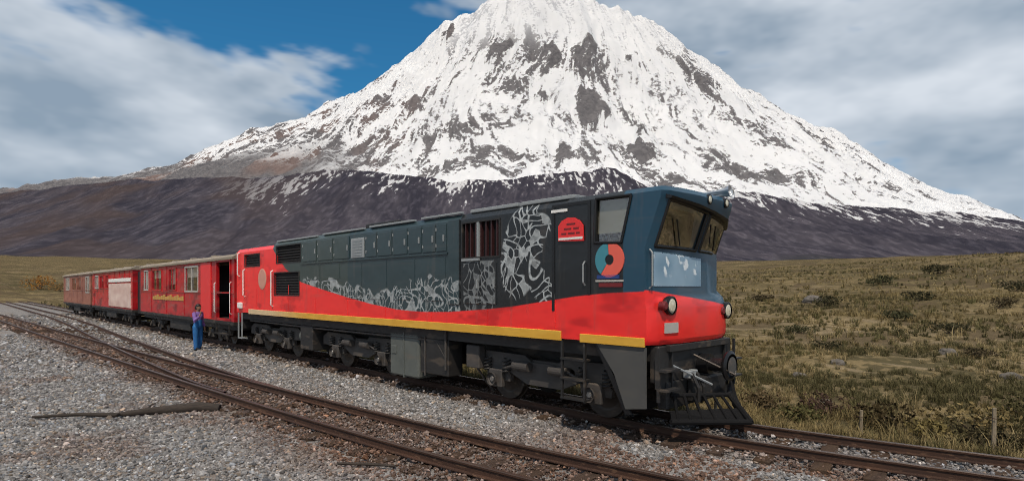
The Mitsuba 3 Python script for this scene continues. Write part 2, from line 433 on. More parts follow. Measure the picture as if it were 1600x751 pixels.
# ---------------------------------------------------------------- ballast: loose stones, uncounted
def pebbles(x, y, r, z=None, tint=0.):
    n = len(x)
    ico = trimesh.creation.icosahedron(); base = np.array(ico.vertices); F = np.array(ico.faces)
    kinds = [base * rng.uniform(.62, 1.3, (12, 1)) * rng.uniform(.65, 1.15, 3) for _ in range(10)]
    k = rng.integers(0, 10, n); V = np.array(kinds)[k]
    q = rng.normal(size=(n, 4)); q /= np.linalg.norm(q, axis=1, keepdims=True)
    w, a, b, c = q.T
    R = np.stack([np.stack([1 - 2 * (b * b + c * c), 2 * (a * b - c * w), 2 * (a * c + b * w)], -1), np.stack([2 * (a * b + c * w), 1 - 2 * (a * a + c * c), 2 * (b * c - a * w)], -1), np.stack([2 * (a * c - b * w), 2 * (b * c + a * w), 1 - 2 * (a * a + b * b)], -1)], -2)
    V = np.einsum('nij,nkj->nki', R, V) * r[:, None, None] * [1, 1, .8]
    z = land(x, y) + r * .25 if z is None else z
    V = V + np.stack([x, y, z], -1)[:, None]
    tone = np.exp(rng.normal(.0, .44, n))[:, None] * np.array([.238, .230, .226])
    warm = rng.random(n)[:, None]
    tone = np.where(warm < .10, tone * [1.1, .95, .8], np.where(warm > .86, tone * [.9, .98, 1.08], tone))
    d = np.minimum(np.abs(y - A(x) - .55 + .35 * np.clip((x + 9) / 5, 0, 1)) / (1.0 + .4 * np.clip((x + 9) / 5, 0, 1)), np.abs(y - track_bend(x)) / .95)          # rust and brake dust close to the rails
    st = np.clip((1.35 - d) / .75, 0, 1) * rng.uniform(.55, 1, n) + .5 * np.clip((meshkit.fbm(np.stack([x / 1.4, y / 1.4, x * 0], -1), 3, seed=8) - .57) / .12, 0, 1) * (y < A(x))
    st = np.where((x > -1.6) & (y > track_bend(x) - .45), st * .25, st)
    between = (x > -3) * np.clip((x + 3) / 2.5, 0, 1) * (y > A(x) + .5) * (y < track_bend(x) - .3) * (meshkit.fbm(np.stack([x / 1.1, y / .7, x * 0], -1), 3, seed=18) > .47)
    st = np.clip(np.maximum(st, .9 * between), 0, 1)[:, None]
    tone = tone * (1 - st) + tone * np.array([.60, .39, .30]) * st
    C = np.repeat(np.clip(tone, .012, .62), 12, 0)
    f = (F[None] + 12 * np.arange(n)[:, None, None]).reshape(-1, 3)
    return V.reshape(-1, 3), f, C


def scatter(dens, x0, x1, y0, y1):
    n = int(dens * (x1 - x0) * (y1 - y0)); x, y = rng.uniform(x0, x1, n), rng.uniform(y0, y1, n)
    rel = np.stack([x, y], -1) - CAM[:2]; d = rel @ FW[:2]; s = rel @ RT[:2]
    ok = (d > 4.5) & (np.abs(s) < .93 * d + 2.0) & (y < 1.25 + track_bend(x) + .5 * rng.random(n))
    return x[ok], y[ok], d[ok]


Vs, Fs, Cs, o = [], [], [], 0
for dens, x0, x1, lo, hi, r0 in ((540, -11, 8, 4.5, 11, .0200), (260, -19, 5, 11, 18, .0265), (75, -36, -3, 18, 34, .042), (16, -66, -14, 34, 66, .072)):
    x, y, d = scatter(dens, x0, x1, -10, 2.2); ok = (d > lo) & (d <= hi); x, y = x[ok], y[ok]
    r = r0 * np.exp(rng.normal(0, .33, len(x)))
    z = land(x, y) + r * .3
    tie = (np.abs(y - A(x) - .55) < 1.0) | (np.abs(y - track_bend(x)) < .98)
    z = np.where(tie, z + rng.uniform(0, .055, len(x)), z)
    v, f, c = pebbles(x, y, r, z)
    Vs.append(v); Fs.append(f + o); Cs.append(c); o += len(v)
scene['stone_bsdf'] = {'type': 'diffuse', 'reflectance': {'type': 'mesh_attribute', 'name': 'vertex_color'}}
struct('gravel', (np.vstack(Vs), np.vstack(Fs)), 'stone_bsdf', 'loose grey and rust stained ballast stones between and beside the tracks', kind='stuff', color=np.vstack(Cs))
print('stones', o // 12)

# ---------------------------------------------------------------- locomotive
def pw(x, pts):
    """Piecewise linear through (x, value) points, for textures."""
    out = mi.Float(pts[0][1])
    for (a, va), (b, vb) in zip(pts[:-1], pts[1:]):
        out = out + (vb - va) * dr.clip((x - a) / (b - a), 0, 1)
    return out


WAVE = [(-15.2, 4.3), (-14.3, 3.5), (-13.4, 2.92), (-12.28, 2.49), (-11, 2.29), (-9.47, 2.07), (-8.13, 1.9), (-6.95, 1.79), (-5.9, 1.765), (-4.95, 1.79), (-3.71, 1.88), (-2.97, 1.95), (-2., 2.08), (-1.4, 2.16), (-.73, 2.22), (0, 2.25)]


def livery(p, n, uv):
    """Flat paint scheme: red wave over the sill, petrol blue-grey hood, black cab side with white line drawings."""
    grime = fbm(p.x * 2.2, p.z * 5, p.y, 4); fleck = fbm(p.x * 14, p.z * 14, p.y * 14, 2)
    front = smoothstep(-.06, -.02, p.x)
    w = pw(p.x, WAVE) * (1 - front) + (2.27 - .115 * (p.y + 1.375)) * front
    red = smoothstep(.012, -.012, p.z - w)
    hood = mix((.020, .038, .045), (.034, .058, .066), grime)
    hood = mix(hood, (.040, .058, .055), smoothstep(-9.3, -9.35, p.x) * smoothstep(-14.5, -14.4, p.x))
    black = smoothstep(-4.56, -4.54, p.x) * smoothstep(-.42, -.44, p.x)
    hood = mix(hood, (.014, .016, .018), black)
    hood = mix(hood, (.016, .060, .102), smoothstep(-.44, -.42, p.x))
    wx, wz = .35 * fbm(p.x * 2.1, p.z * 2.1, 3., 2), .35 * fbm(p.x * 2.1 + 9, p.z * 2.1, 7., 2)
    v1, v2, vc = voronoi((p.x + wx) * 6.2, (p.z + wz) * 4.6)
    wig = fbm(p.x * 1.5, p.z * 1.5, 3., 2)
    ink = dr.maximum(smoothstep(.13, .07, v2 - v1) * smoothstep(.22, .26, noise(p.x * 2.6, p.z * 2.6, 4.)), smoothstep(.12, .06, dr.abs(wig * 7 - dr.floor(wig * 7) - .5)))
    ink = dr.maximum(ink, smoothstep(.80, .82, vc) * .8)
    ex, ez = (p.x + 2.72 - .18 * (p.z - 3)) / .56, (p.z - 3.0) / .95
    body = smoothstep(1.0, .86, ex * ex + ez * ez)
    tail = smoothstep(.92, .75, dr.square((p.x + 2.25 + .45 * (p.z - 2.4)) / .33) + dr.square((p.z - 2.35) / .42))
    head = smoothstep(1., .8, dr.square((p.x + 2.25) / .3) + dr.square((p.z - 3.42) / .26))
    crest = w + .10 + (.62 + .45 * smoothstep(-9., -7., p.x)) * noise(p.x * 1.05 + 2.2) * smoothstep(-12.5, -7., p.x) + .18 * noise(p.x * 5.)
    low = smoothstep(.03, -.03, p.z - crest) * smoothstep(-12.25, -12., p.x) * smoothstep(-4.5, -4.6, p.x)
    door = smoothstep(-4.42, -4.4, p.x) * smoothstep(-3.42, -3.44, p.x) * smoothstep(2.86, 2.84, p.z) * .45
    art = dr.maximum(dr.maximum(dr.maximum(body, head), tail), dr.maximum(low * .85, door)) * ink
    side = smoothstep(.6, .8, -n.y) + smoothstep(.6, .8, n.y)
    c = mix(hood, (.42, .45, .46), art * dr.minimum(side, 1.) * (.55 + .45 * smoothstep(.3, .6, fleck)))
    rd = mix((.80, .018, .018), (.92, .040, .034), grime)
    rd = mix(rd, (.48, .012, .014), .7 * smoothstep(.56, .74, fbm(p.x * 1.6, p.z * 3.5, p.y * 1.6, 3)))
    c = mix(c, rd, red)
    dirt = smoothstep(.55, .8, fbm(p.x * .9, p.z * 9, p.y, 4)); run = smoothstep(.56, .72, fbm(p.x * 7, p.z * .9, p.y, 4))
    return mix(c, (.12, .10, .085), .14 * dirt + .16 * run)


def dusty(a, b, f=4.):
    return lambda p, n, uv: mix(mix(a, b, fbm(p.x * f, p.y * f, p.z * f, 4)), (.15, .115, .085), .35 * smoothstep(.58, .75, fbm(p.x * f * .6 + 5, p.y * f, p.z * f * 1.5, 3)))


def dents(p, n, uv):
    return fbm(p.x * 1.7, p.z * 2.3, p.y * 2, 3) + .10 * fbm(p.x * 9, p.z * 9, p.y * 9, 2)


scene['livery_bsdf'] = two({'type': 'bumpmap', 'bump': proc(dents, 5e-3), 'scale': .012, 'bsdf': P(proc(livery), .30, specular=.5)['bsdf']})
scene['matt_black_bsdf'] = P((.012, .012, .013), .9, specular=.15)
scene['stripe_bsdf'] = P(proc(lambda p, n, uv: mix(mix((.58, .29, .022), (.72, .42, .06), fbm(p.x * 3, p.z * 9, 1., 3)), (.62, .5, .34), smoothstep(-11.5, -15.5, p.x) * .8)), .4)
scene['chassis_bsdf'] = P(proc(dusty((.010, .010, .011), (.03, .028, .027))), .6)
scene['bogie_bsdf'] = P(proc(dusty((.034, .031, .030), (.082, .074, .069), 3.)), .7)
scene['skirt_bsdf'] = P(proc(dusty((.055, .055, .054), (.085, .084, .080), 2.)), .6)
scene['tank_bsdf'] = P(proc(dusty((.07, .08, .075), (.13, .14, .13), 2.)), .6)
scene['wheel_bsdf'] = P(proc(dusty((.022, .018, .016), (.06, .048, .04), 6.)), .5, .3)
scene['steel_bsdf'] = P((.55, .54, .52), .3, .9)
scene['black_bsdf'] = P((.008, .008, .009), .4)
scene['dark_glass_bsdf'] = P((.012, .014, .016), .06, specular=.7)
scene['glass_bsdf'] = {'type': 'thindielectric', 'int_ior': 1.75}
scene['white_bsdf'] = P((.74, .73, .70), .45)
scene['grey_paint_bsdf'] = P((.26, .28, .29), .45)
scene['pale_grey_bsdf'] = P((.42, .40, .37), .5)
scene['blue_paint_bsdf'] = P((.02, .05, .2), .4)
scene['teal_paint_bsdf'] = P((.05, .23, .29), .4)
scene['red_paint_bsdf'] = P((.72, .03, .03), .4)
scene['coral_paint_bsdf'] = P((.74, .12, .08), .4)
scene['maroon_bsdf'] = P((.16, .014, .016), .45)
scene['dark_maroon_bsdf'] = P((.035, .010, .011), .5)
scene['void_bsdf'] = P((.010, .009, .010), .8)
scene['windscreen_bsdf'] = {'type': 'thindielectric', 'int_ior': 2.0}
scene['blind_bsdf'] = P((.18, .175, .13), .8)
scene['brown_bsdf'] = P(proc(lambda p, n, uv: mix((.14, .075, .03), (.75, .55, .32), smoothstep(.38, .62, fbm(p.x * 11, p.y * 11, p.z * 11, 3)))), .7)
scene['lamp_glass_bsdf'] = P((.62, .58, .45), .15, specular=.8)
scene['horn_bsdf'] = P((.55, .57, .60), .25, .6)

loco = thing('locomotive', 'large dark diesel locomotive with red wave and yellow sill stripe leading the train', 'locomotive')
HW = 1.375
PLAN = [(-1.6, -1.375), (-.03, -1.375), (.04, -1.25), (.10, -.6), (.10, .35), (.03, .85), (-.25, 1.2), (-.6, 1.375), (-1.6, 1.375)]


def front_x(y):
    return np.interp(y, [-1.375, -1.25, -.6, .35, .85, 1.2, 1.375], [-.03, .04, .10, .10, .03, -.25, -.6])


def level(z, fwd, ins=0.):
    out = []
    for x, y in PLAN:
        k = 0 if x < -1 else 1
        out.append((x + fwd * k, y * (1 - ins / 1.375), z))
    return out


def loft(levels):
    m = m3.Manifold()
    for a, b in zip(levels[:-1], levels[1:]):
        m = m + m3.Manifold.hull_points(np.array(a + b, float))
    return m


RAKE0, RAKE1, RAKE = 2.93, 3.66, .27
CAB = loft([level(1.42, .0), level(2.93, .0), level(3.66, RAKE), level(3.78, RAKE + .02), level(3.86, RAKE - .04, .08), level(3.96, RAKE - .35, .6)])
NOSE = [(-.6, -1.37), (0, -1.38), (.13, -1.2), (.22, -.6), (.22, .45), (.13, 1.0), (-.12, 1.28), (-.6, 1.37)]
nose = loft([[(x - (.04 if x > -.5 else 0), y * .99, 1.42) for x, y in NOSE], [(x, y, 1.50) for x, y in NOSE], [(x, y, 1.98) for x, y in NOSE], [(x - (.05 if x > -.5 else 0), y * .99, 2.14) for x, y in NOSE], [(x - (.17 if x > -.5 else 0), y * .97, 2.27) for x, y in NOSE]])


def section(x0, x1, top):
    pts = [(-1.375, 1.42), (-1.375, top - .13), (-1.27, top), (-.7, top + .11), (.7, top + .11), (1.27, top), (1.375, top - .13), (1.375, 1.42)]
    return m3.Manifold.hull_points(np.array([(x, y, z) for x in (x0, x1) for y, z in pts], float))


def mbox(x0, x1, y0, y1, z0, z1):
    return m3.Manifold.cube([x1 - x0, y1 - y0, z1 - z0]).translate([x0, y0, z0])


def mprism_x(poly, x0, x1):
    return m3.Manifold.hull_points(np.array([(x, y, z) for x in (x0, x1) for y, z in poly], float))


body = section(-17.85, -14.25, 3.75) + section(-14.3, -1.55, 3.86) + CAB + nose
cavity = m3.Manifold.hull_points(np.array([(x, y, z) for x, z in ((-1.5, 2.3), (-1.5, 3.7), (.12, 3.7), (-.14, 2.9), (-.14, 2.3)) for y in (-1.28, 1.0)], float))
cavity = cavity ^ mbox(-2, 1, -1.3, 1.3, 2.3, 3.70)
LEFT_PANE = [(-1.22, 2.95), (-.05, 2.93), (-.05, 3.535), (-1.22, 3.655)]
RIGHT_PANE = [(.06, 2.93), (1.0, 2.90), (1.0, 3.39), (.06, 3.52)]
SIDE_WIN = [(-1.00, 3.05), (-.46, 3.03), (-.27, 3.765), (-.97, 3.775)]
body = body - cavity - mprism_x(LEFT_PANE, -.4, 1.) - mprism_x(RIGHT_PANE, -.4, 1.)
body = body - m3.Manifold.hull_points(np.array([(x, y, z) for y in (-1.6, -1.2, ) for x, z in SIDE_WIN], float))
HOLES = [(-4.45, -3.33, 2.94, 3.64), (-14.12, -12.3, 3.14, 3.66), (-14.3, -12.4, 2.1, 2.8), (-17.0, -15.6, 3.1, 3.5)]
for x0, x1, z0, z1 in HOLES:
    body = body - mbox(x0, x1, -1.5, -1.25, z0, z1)
put('body', body, 'livery_bsdf', loco, smooth=28)

# glazing of the cab front and side
def pane_pts(poly, off):
    p = []
    for y, z in poly:
        p.append((float(front_x(y)) + RAKE * np.clip((z - RAKE0) / (RAKE1 - RAKE0), 0, 1) + off, y, z))
    return p


def quadsheet(p, nu=8):
    a, b, c, d = [np.array(q) for q in p]
    u = np.linspace(0, 1, nu)[:, None]
    return grid(np.array([a * (1 - u) + b * u, d * (1 - u) + c * u]))


for poly, nm in ((LEFT_PANE, 'near pane of the windscreen'), (RIGHT_PANE, None)):
    w = put('windscreen', join([tube(pane_pts([a, ((a[0] + b[0]) / 2, (a[1] + b[1]) / 2), b], .0), .030, 6) for a, b in zip(poly, poly[1:] + poly[:1])]), 'black_bsdf', loco)
    ys = np.linspace(poly[0][0], poly[1][0], 9)
    lo, hi = np.interp(ys, [poly[0][0], poly[1][0]], [poly[0][1], poly[1][1]]), np.interp(ys, [poly[3][0], poly[2][0]], [poly[3][1], poly[2][1]])
    put('pane', grid(np.array([pane_pts(list(zip(ys, lo)), -.02), pane_pts(list(zip(ys, hi)), -.02)])), 'windscreen_bsdf', w)
    wip = pane_pts([(poly[0][0] * .5 + poly[1][0] * .5, poly[0][1] + .03), (poly[0][0] * .75 + poly[1][0] * .25, poly[0][1] + .42)], .03)
    put('wiper', tube(wip, .012, 5), 'black_bsdf', w)
brow = [(-1.30, 3.70), (-.6, 3.63), (0, 3.565), (.55, 3.49), (1.12, 3.40)]
b0 = pane_pts(brow, .0)
put('brow', join([hull([np.array(q) + d for q in (a, b) for d in ([-.06, 0, -.035], [.10, 0, -.045], [.12, 0, -.01], [-.06, 0, .045])]) for a, b in zip(b0[:-1], b0[1:])]), 'black_bsdf', loco)
w = put('side_window', join([cyl((a[0], -1.382, a[1]), (b[0], -1.382, b[1]), .026, 6) for a, b in zip(SIDE_WIN, SIDE_WIN[1:] + SIDE_WIN[:1])]), 'black_bsdf', loco)
put('pane', (np.array([(x, -1.34, z) for x, z in SIDE_WIN]), np.array([[0, 1, 2], [0, 2, 3]])), 'glass_bsdf', w)
put('blind', hull([(x, y, z) for y in (-1.30, -1.285) for x, z in [(-.99, 3.2), (-.44, 3.2), (-.3, 3.74), (-.96, 3.75)]]), 'blind_bsdf', w)
it = put('cab_interior', join([box(-.92, -.88, -.45, .95, 2.35, 3.6), box(-1.49, -1.45, -1.2, .95, 2.35, 3.6), box(-.6, -.2, -1.1, .8, 2.4, 3.0, .04)]), 'brown_bsdf', loco)
for y in (-.62, .42):
    put('seat', join([box(-1.1, -.72, y - .24, y + .24, 2.75, 2.88, .03), box(-1.2, -1.08, y - .24, y + .24, 2.85, 3.42, .03), cyl((-.92, y, 2.4), (-.92, y, 2.76), .06)]), 'brown_bsdf', it)


# hood side: grilles, doors, pillar, lettering plates and emblems
def grille(x0, x1, z0, z1, vertical=True, name='grille'):
    k = put(name, box(x0, x1, -1.30, -1.252, z0, z1), 'black_bsdf', loco)
    if vertical:
        s = [box(x, x + .035, -1.365, -1.30, z0, z1) for x in np.arange(x0 + .06, x1 - .04, .16)]
    else:
        s = [hull([(x, y, z) for x in (x0, x1) for y, z in ((-1.36, zz), (-1.35, zz - .012), (-1.30, zz + .05), (-1.30, zz + .062))]) for zz in np.arange(z0 + .04, z1 - .05, .085)]
    put('slats', join(s), 'dark_maroon_bsdf' if vertical else 'void_bsdf', k)
    put('frame', join([box(x0 - .03, x1 + .03, -1.392, -1.35, z1, z1 + .03), box(x0 - .03, x1 + .03, -1.392, -1.35, z0 - .03, z0), box(x0 - .03, x0, -1.392, -1.35, z0, z1), box(x1, x1 + .03, -1.392, -1.35, z0, z1)]), 'chassis_bsdf', k)
    return k


grille(*HOLES[0]); grille(*HOLES[1], vertical=False); grille(*HOLES[2], vertical=False); grille(*HOLES[3], vertical=False)
put('mullion', box(-3.98, -3.92, -1.40, -1.30, 2.94, 3.64), 'grey_paint_bsdf', loco)
put('pillar', box(-4.92, -4.54, -1.405, -1.37, 1.95, 3.76, .012), 'livery_bsdf', loco)
for i, (a, b) in enumerate([(-12.1, -11.2), (-11.1, -10.2), (-10.1, -9.25), (-8.36, -7.86), (-7.80, -7.16), (-7.10, -6.50), (-6.44, -5.92), (-5.86, -5.40), (-5.36, -5.0)]):
    d = put('access_door', box(a, b, -1.395, -1.37, 3.10, 3.70, .01), 'livery_bsdf', loco)
    put('handle', box(b - .09, b - .06, -1.42, -1.394, 3.32, 3.46), 'grey_paint_bsdf', d)
    for z in (3.2, 3.55):
        put('hinge', cyl((a + .01, -1.398, z), (a + .01, -1.398, z + .07), .014, 6), 'grey_paint_bsdf', d)
put('louvre_panel', join([box(-9.14, -8.46, -1.40, -1.37, 3.10, 3.62, .01)] + [box(-9.05, -8.55, -1.412, -1.39, z, z + .03) for z in np.arange(3.16, 3.56, .075)]), 'grey_paint_bsdf', loco, label='pale grey louvred panel')
for a, b in [(-11.9, -11.0), (-10.7, -9.8), (-9.5, -8.6), (-8.3, -7.4), (-7.1, -6.2), (-5.95, -5.05)]:
    zt = 2.98; zb = 2.55 if a < -10.5 else 2.3 if a < -9.6 else 2.02
    put('lower_door', box(a, b, -1.388, -1.37, zb, zt, .008), 'livery_bsdf', loco)
put('waist_rail', join([box(-12.25, -4.95, -1.41, -1.37, 3.035, 3.075), ]), 'livery_bsdf', loco)
put('cab_step_rail', box(-4.45, -3.9, -1.42, -1.37, 2.86, 2.91), 'grey_paint_bsdf', loco)
for a, b in ((-4.42, -3.90), (-3.86, -3.40)):
    d = put('engine_door', box(a, b, -1.392, -1.37, 1.98, 2.82, .008), 'livery_bsdf', loco)
    put('handle', box(b - .08, b - .05, -1.42, -1.39, 2.3, 2.48), 'grey_paint_bsdf', d)
d = put('cab_door', join([box(-1.94, -1.88, -1.388, -1.37, 1.9, 3.72), box(-1.14, -1.08, -1.388, -1.37, 2.2, 3.72), box(-1.94, -1.08, -1.388, -1.37, 3.72, 3.77)]), 'black_bsdf', loco)
put('handle', tube([(-1.2, -1.38, 2.35), (-1.2, -1.43, 2.4), (-1.2, -1.43, 2.7), (-1.2, -1.38, 2.75)], .015, 6), 'grey_paint_bsdf', d)
put('number_plate', box(-1.95, -1.58, -1.40, -1.385, 3.63, 3.68), 'white_bsdf', loco)
dome = sg.Polygon([(-1.78, 3.12), (-1.21, 3.10), (-1.22, 3.36), (-1.30, 3.45), (-1.42, 3.51), (-1.56, 3.52), (-1.70, 3.47), (-1.78, 3.38)])
k = put('red_emblem', prism_xz(dome, -1.405, -1.386), 'red_paint_bsdf', loco)
put('white_bar', box(-1.76, -1.23, -1.412, -1.404, 3.135, 3.175), 'white_bsdf', k)
put('dark_marks', join([box(x, x + w, -1.411, -1.404, z, z + .028) for x, z, w in ((-1.70, 3.23, .11), (-1.55, 3.23, .15), (-1.37, 3.23, .08), (-1.64, 3.31, .16), (-1.43, 3.31, .12), (-1.58, 3.39, .19))]), 'maroon_bsdf', k)


def arc_ring(cx, cz, r0, r1, a0, a1, y0, y1):
    t = np.radians(np.linspace(a0, a1, 25))
    pts = [(cx + r1 * math.cos(q), cz + r1 * math.sin(q)) for q in t] + [(cx + r0 * math.cos(q), cz + r0 * math.sin(q)) for q in t[::-1]]
    return prism_xz(pts, y0, y1)


k = put('roundel', lathe([(0, .0), (.09, .0), (.09, .008), (0, .008)], (-.69, -1.376, 2.76), (0, -1, 0)), 'black_bsdf', loco)
put('coral_arc', arc_ring(-.69, 2.76, .085, .285, -125, 96, -1.392, -1.372), 'coral_paint_bsdf', k)
put('teal_arc', arc_ring(-.69, 2.76, .085, .285, 98, 233, -1.392, -1.372), 'teal_paint_bsdf', k)
put('blue_bar', box(-.94, -.50, -1.392, -1.372, 2.455, 2.515), 'blue_paint_bsdf', k)
put('white_bar', box(-.97, -.42, -1.392, -1.372, 2.405, 2.435), 'pale_grey_bsdf', k)
put('red_bar', box(-.90, -.44, -1.392, -1.372, 2.32, 2.385), 'maroon_bsdf', k)

for x in (-15.9, -13.2, -11.3, -9.4, -7.5, -5.6, -3.7, -1.9):
    put('panel_seam', box(x, x + .035, -1.381, -1.37, 1.56, 2.0 if -12 < x < -2 else 2.4), 'livery_bsdf', loco)

# sill stripe, roof details
put('sill_stripe', join([box(-16.6, -1.73, -1.40, -1.36, 1.385, 1.555, .006), box(-1.30, -.03, -1.40, -1.36, 1.385, 1.53, .006)]), 'stripe_bsdf', loco)
for a, b, z in ((-14.2, -11.3, 3.84), (-10.9, -8.6, 3.86), (-8.3, -6.3, 3.875), (-6.0, -4.55, 3.89)):
    put('roof_gutter', box(a, b, -1.345, -1.25, z - .02, z + .025, .006), 'grey_paint_bsdf', loco)
for a, b in ((-4.3, -2.9), (-2.8, -1.5)):
    put('roof_walkway', box(a, b, -1.30, -.9, 3.86, 3.93, .01), 'grey_paint_bsdf', loco)
put('roof_hatch', box(-9.6, -8.0, -.7, .7, 3.95, 4.1, .03), 'chassis_bsdf', loco)
for y in (-.1, .35):
    put('exhaust', cyl((-6.8, y, 3.9), (-6.8, y, 4.15), .16), 'black_bsdf', loco)

# cab front
fx = lambda y, z: float(front_x(y)) + RAKE * float(np.clip((z - RAKE0) / (RAKE1 - RAKE0), 0, 1))
def speckle(p, n, uv):
    a = fbm(p.y * 9 + p.z * 3, p.z * 7, 2., 3)
    return mix(mix((.11, .22, .33), (.30, .43, .54), fbm(p.y * 3, p.z * 3, 1., 2)), (.70, .76, .80), smoothstep(.56, .68, a) * smoothstep(2.45, 2.55, p.z - .0 * p.y))
scene['nose_panel_bsdf'] = P(proc(speckle), .3)
ys = np.linspace(-1.24, .12, 8)
put('nose_panel', join([hull([(fx(y, 2.5) + o, y, z) for y in (a, b) for z in (2.33, 2.86 - .05 * (a + 1.2)) for o in (-.01, .012)]) for a, b in zip(ys[:-1], ys[1:])]), 'nose_panel_bsdf', loco, label='pale blue panel under the windscreen')
for y, z in ((-.98, 2.03), (1.0, 1.90)):
    x = float(np.interp(y, [-1.2, -.6, .45, 1.0, 1.28], [.13, .22, .22, .13, -.12]))
    h = put('headlight', lathe([(0, 0), (.13, 0), (.15, .04), (.15, .11), (.125, .12)], (x - .06, y, z), (1, .0, 0)), 'black_bsdf', loco)
    put('lens', lathe([(.128, .095), (.09, .118), (0, .128)], (x - .06, y, z), (1, 0, 0), 24), 'lamp_glass_bsdf', h)
    put('marker_light', lathe([(0, 0), (.07, 0), (.07, .08), (.05, .1), (0, .1)], (x - .03, y - .21, z + .0), (1, 0, 0)), 'maroon_bsdf', loco)
put('front_plate', hull([(x, y, z) for (x, y) in ((.165, -1.12), (.215, -.80), (.13, -1.1), (.18, -.80)) for z in (1.60, 1.76)]), 'pale_grey_bsdf', loco)
for y in (-.1, .5):
    h = put('roof_headlight', lathe([(0, 0), (.085, 0), (.085, .09), (.065, .10)], (.30, y, 3.76), (1, 0, 0)), 'black_bsdf', loco)
    put('lens', lathe([(.068, .088), (.04, .1), (0, .104)], (.30, y, 3.76), (1, 0, 0)), 'lamp_glass_bsdf', h)
hk = put('air_horn', join([box(-.1, .02, .55, 1.1, 3.92, 3.96), cyl((-.05, .62, 3.8), (-.05, .62, 3.93), .03), cyl((-.05, 1.0, 3.78), (-.05, 1.0, 3.93), .03)]), 'black_bsdf', loco)
for y, l in ((.6, .42), (.8, .34), (1.02, .27)):
    put('trumpet', lathe([(.018, -.12), (.022, 0), (.03, l * .5), (.045, l * .8), (.085, l), (.07, l - .005), (.02, l * .7)], (-.02, y, 3.985), (1, 0, 0.03), 16), 'horn_bsdf', hk)
for y in (-1.33, 1.15):
    x = fx(y, 2.5) + .03
    put('handrail', tube([(x, y, 2.3), (x + .05, y, 2.34), (x + .05, y, 2.85), (x, y, 2.9)], .014, 6), 'grey_paint_bsdf', loco)

# underframe and running gear
put('underframe', join([box(-17.7, -.05, -1.22, 1.22, 1.16, 1.42), box(-17.6, -.1, -.55, .55, .85, 1.16), box(-17.85, -17.7, -1.2, 1.2, .8, 1.42)]), 'chassis_bsdf', loco)
put('skirt', prism_xz([(-.97, 1.38), (-.02, 1.38), (-.02, .44), (-.40, .38), (-.62, .92)], -1.36, -1.33), 'skirt_bsdf', loco)
put('dark_diagonal_strip', join([hull([(-1.02, -1.345, 1.38), (-.92, -1.345, 1.38), (-.30, -1.345, .3), (-.42, -1.345, .3), (-1.02, -1.30, 1.38), (-.92, -1.30, 1.38), (-.30, -1.30, .3), (-.42, -1.30, .3)])]), 'black_bsdf', loco)  # narrow black strip running diagonally over the front skirt
put('step_ladder', join([box(-1.74, -1.70, -1.38, -1.34, .36, 1.39), box(-1.24, -1.20, -1.38, -1.34, .36, 1.39)] + [box(-1.74, -1.20, -1.40, -1.22, z, z + .03) for z in (.38, .72, 1.06)]), 'chassis_bsdf', loco)
put('fuel_tank', join([box(-7.5, -6.28, -1.22, -.62, .18, 1.24, .04), box(-6.9, -6.86, -1.235, -.61, .16, 1.24), box(-7.42, -7.2, -1.24, -1.19, .7, .9, .01)]), 'tank_bsdf', loco)
put('air_reservoir', lathe([(0, 0), (.14, .02), (.2, .1), (.2, 1.0), (.14, 1.08), (0, 1.1)], (-12.9, -1.0, .8), (1, 0, 0)), 'tank_bsdf', loco)
put('battery_box', box(-12.6, -11.75, -1.25, -.7, .42, 1.15, .02), 'chassis_bsdf', loco)
put('battery_box', box(-6.2, -5.15, -1.22, -.8, .35, 1.15, .02), 'chassis_bsdf', loco)
put('added_reservoir', lathe([(0, 0), (.2, .03), (.27, .1), (.27, 3.1), (.2, 3.17), (0, 3.2)], (-8.0, .45, .62), (1, 0, 0), 18), 'chassis_bsdf', loco)  # added so the open gap under the body reads dark
put('added_trough', box(-13.2, -4.6, -.1, .3, .52, .90, .02), 'chassis_bsdf', loco)  # added as well, closes the bright gap between the bogies
put('brake_pipe', join([tube([(-17, -1.18, 1.12), (-12, -1.2, 1.1), (-5.6, -1.2, 1.12), (-5.2, -1.2, .7)], .025, 6), cyl((-6.0, -1.23, .3), (-6.0, -1.23, 1.2), .02, 6), cyl((-5.2, -1.25, .5), (-5.2, -1.25, 1.38), .025, 6)]), 'bogie_bsdf', loco)


def spring(c, r, h):
    t = np.linspace(0, 2 * np.pi * 4.5, 60)
    return tube(np.stack([c[0] + r * np.cos(t), c[1] + r * np.sin(t), c[2] + h * t / t[-1]], -1), .018, 5)


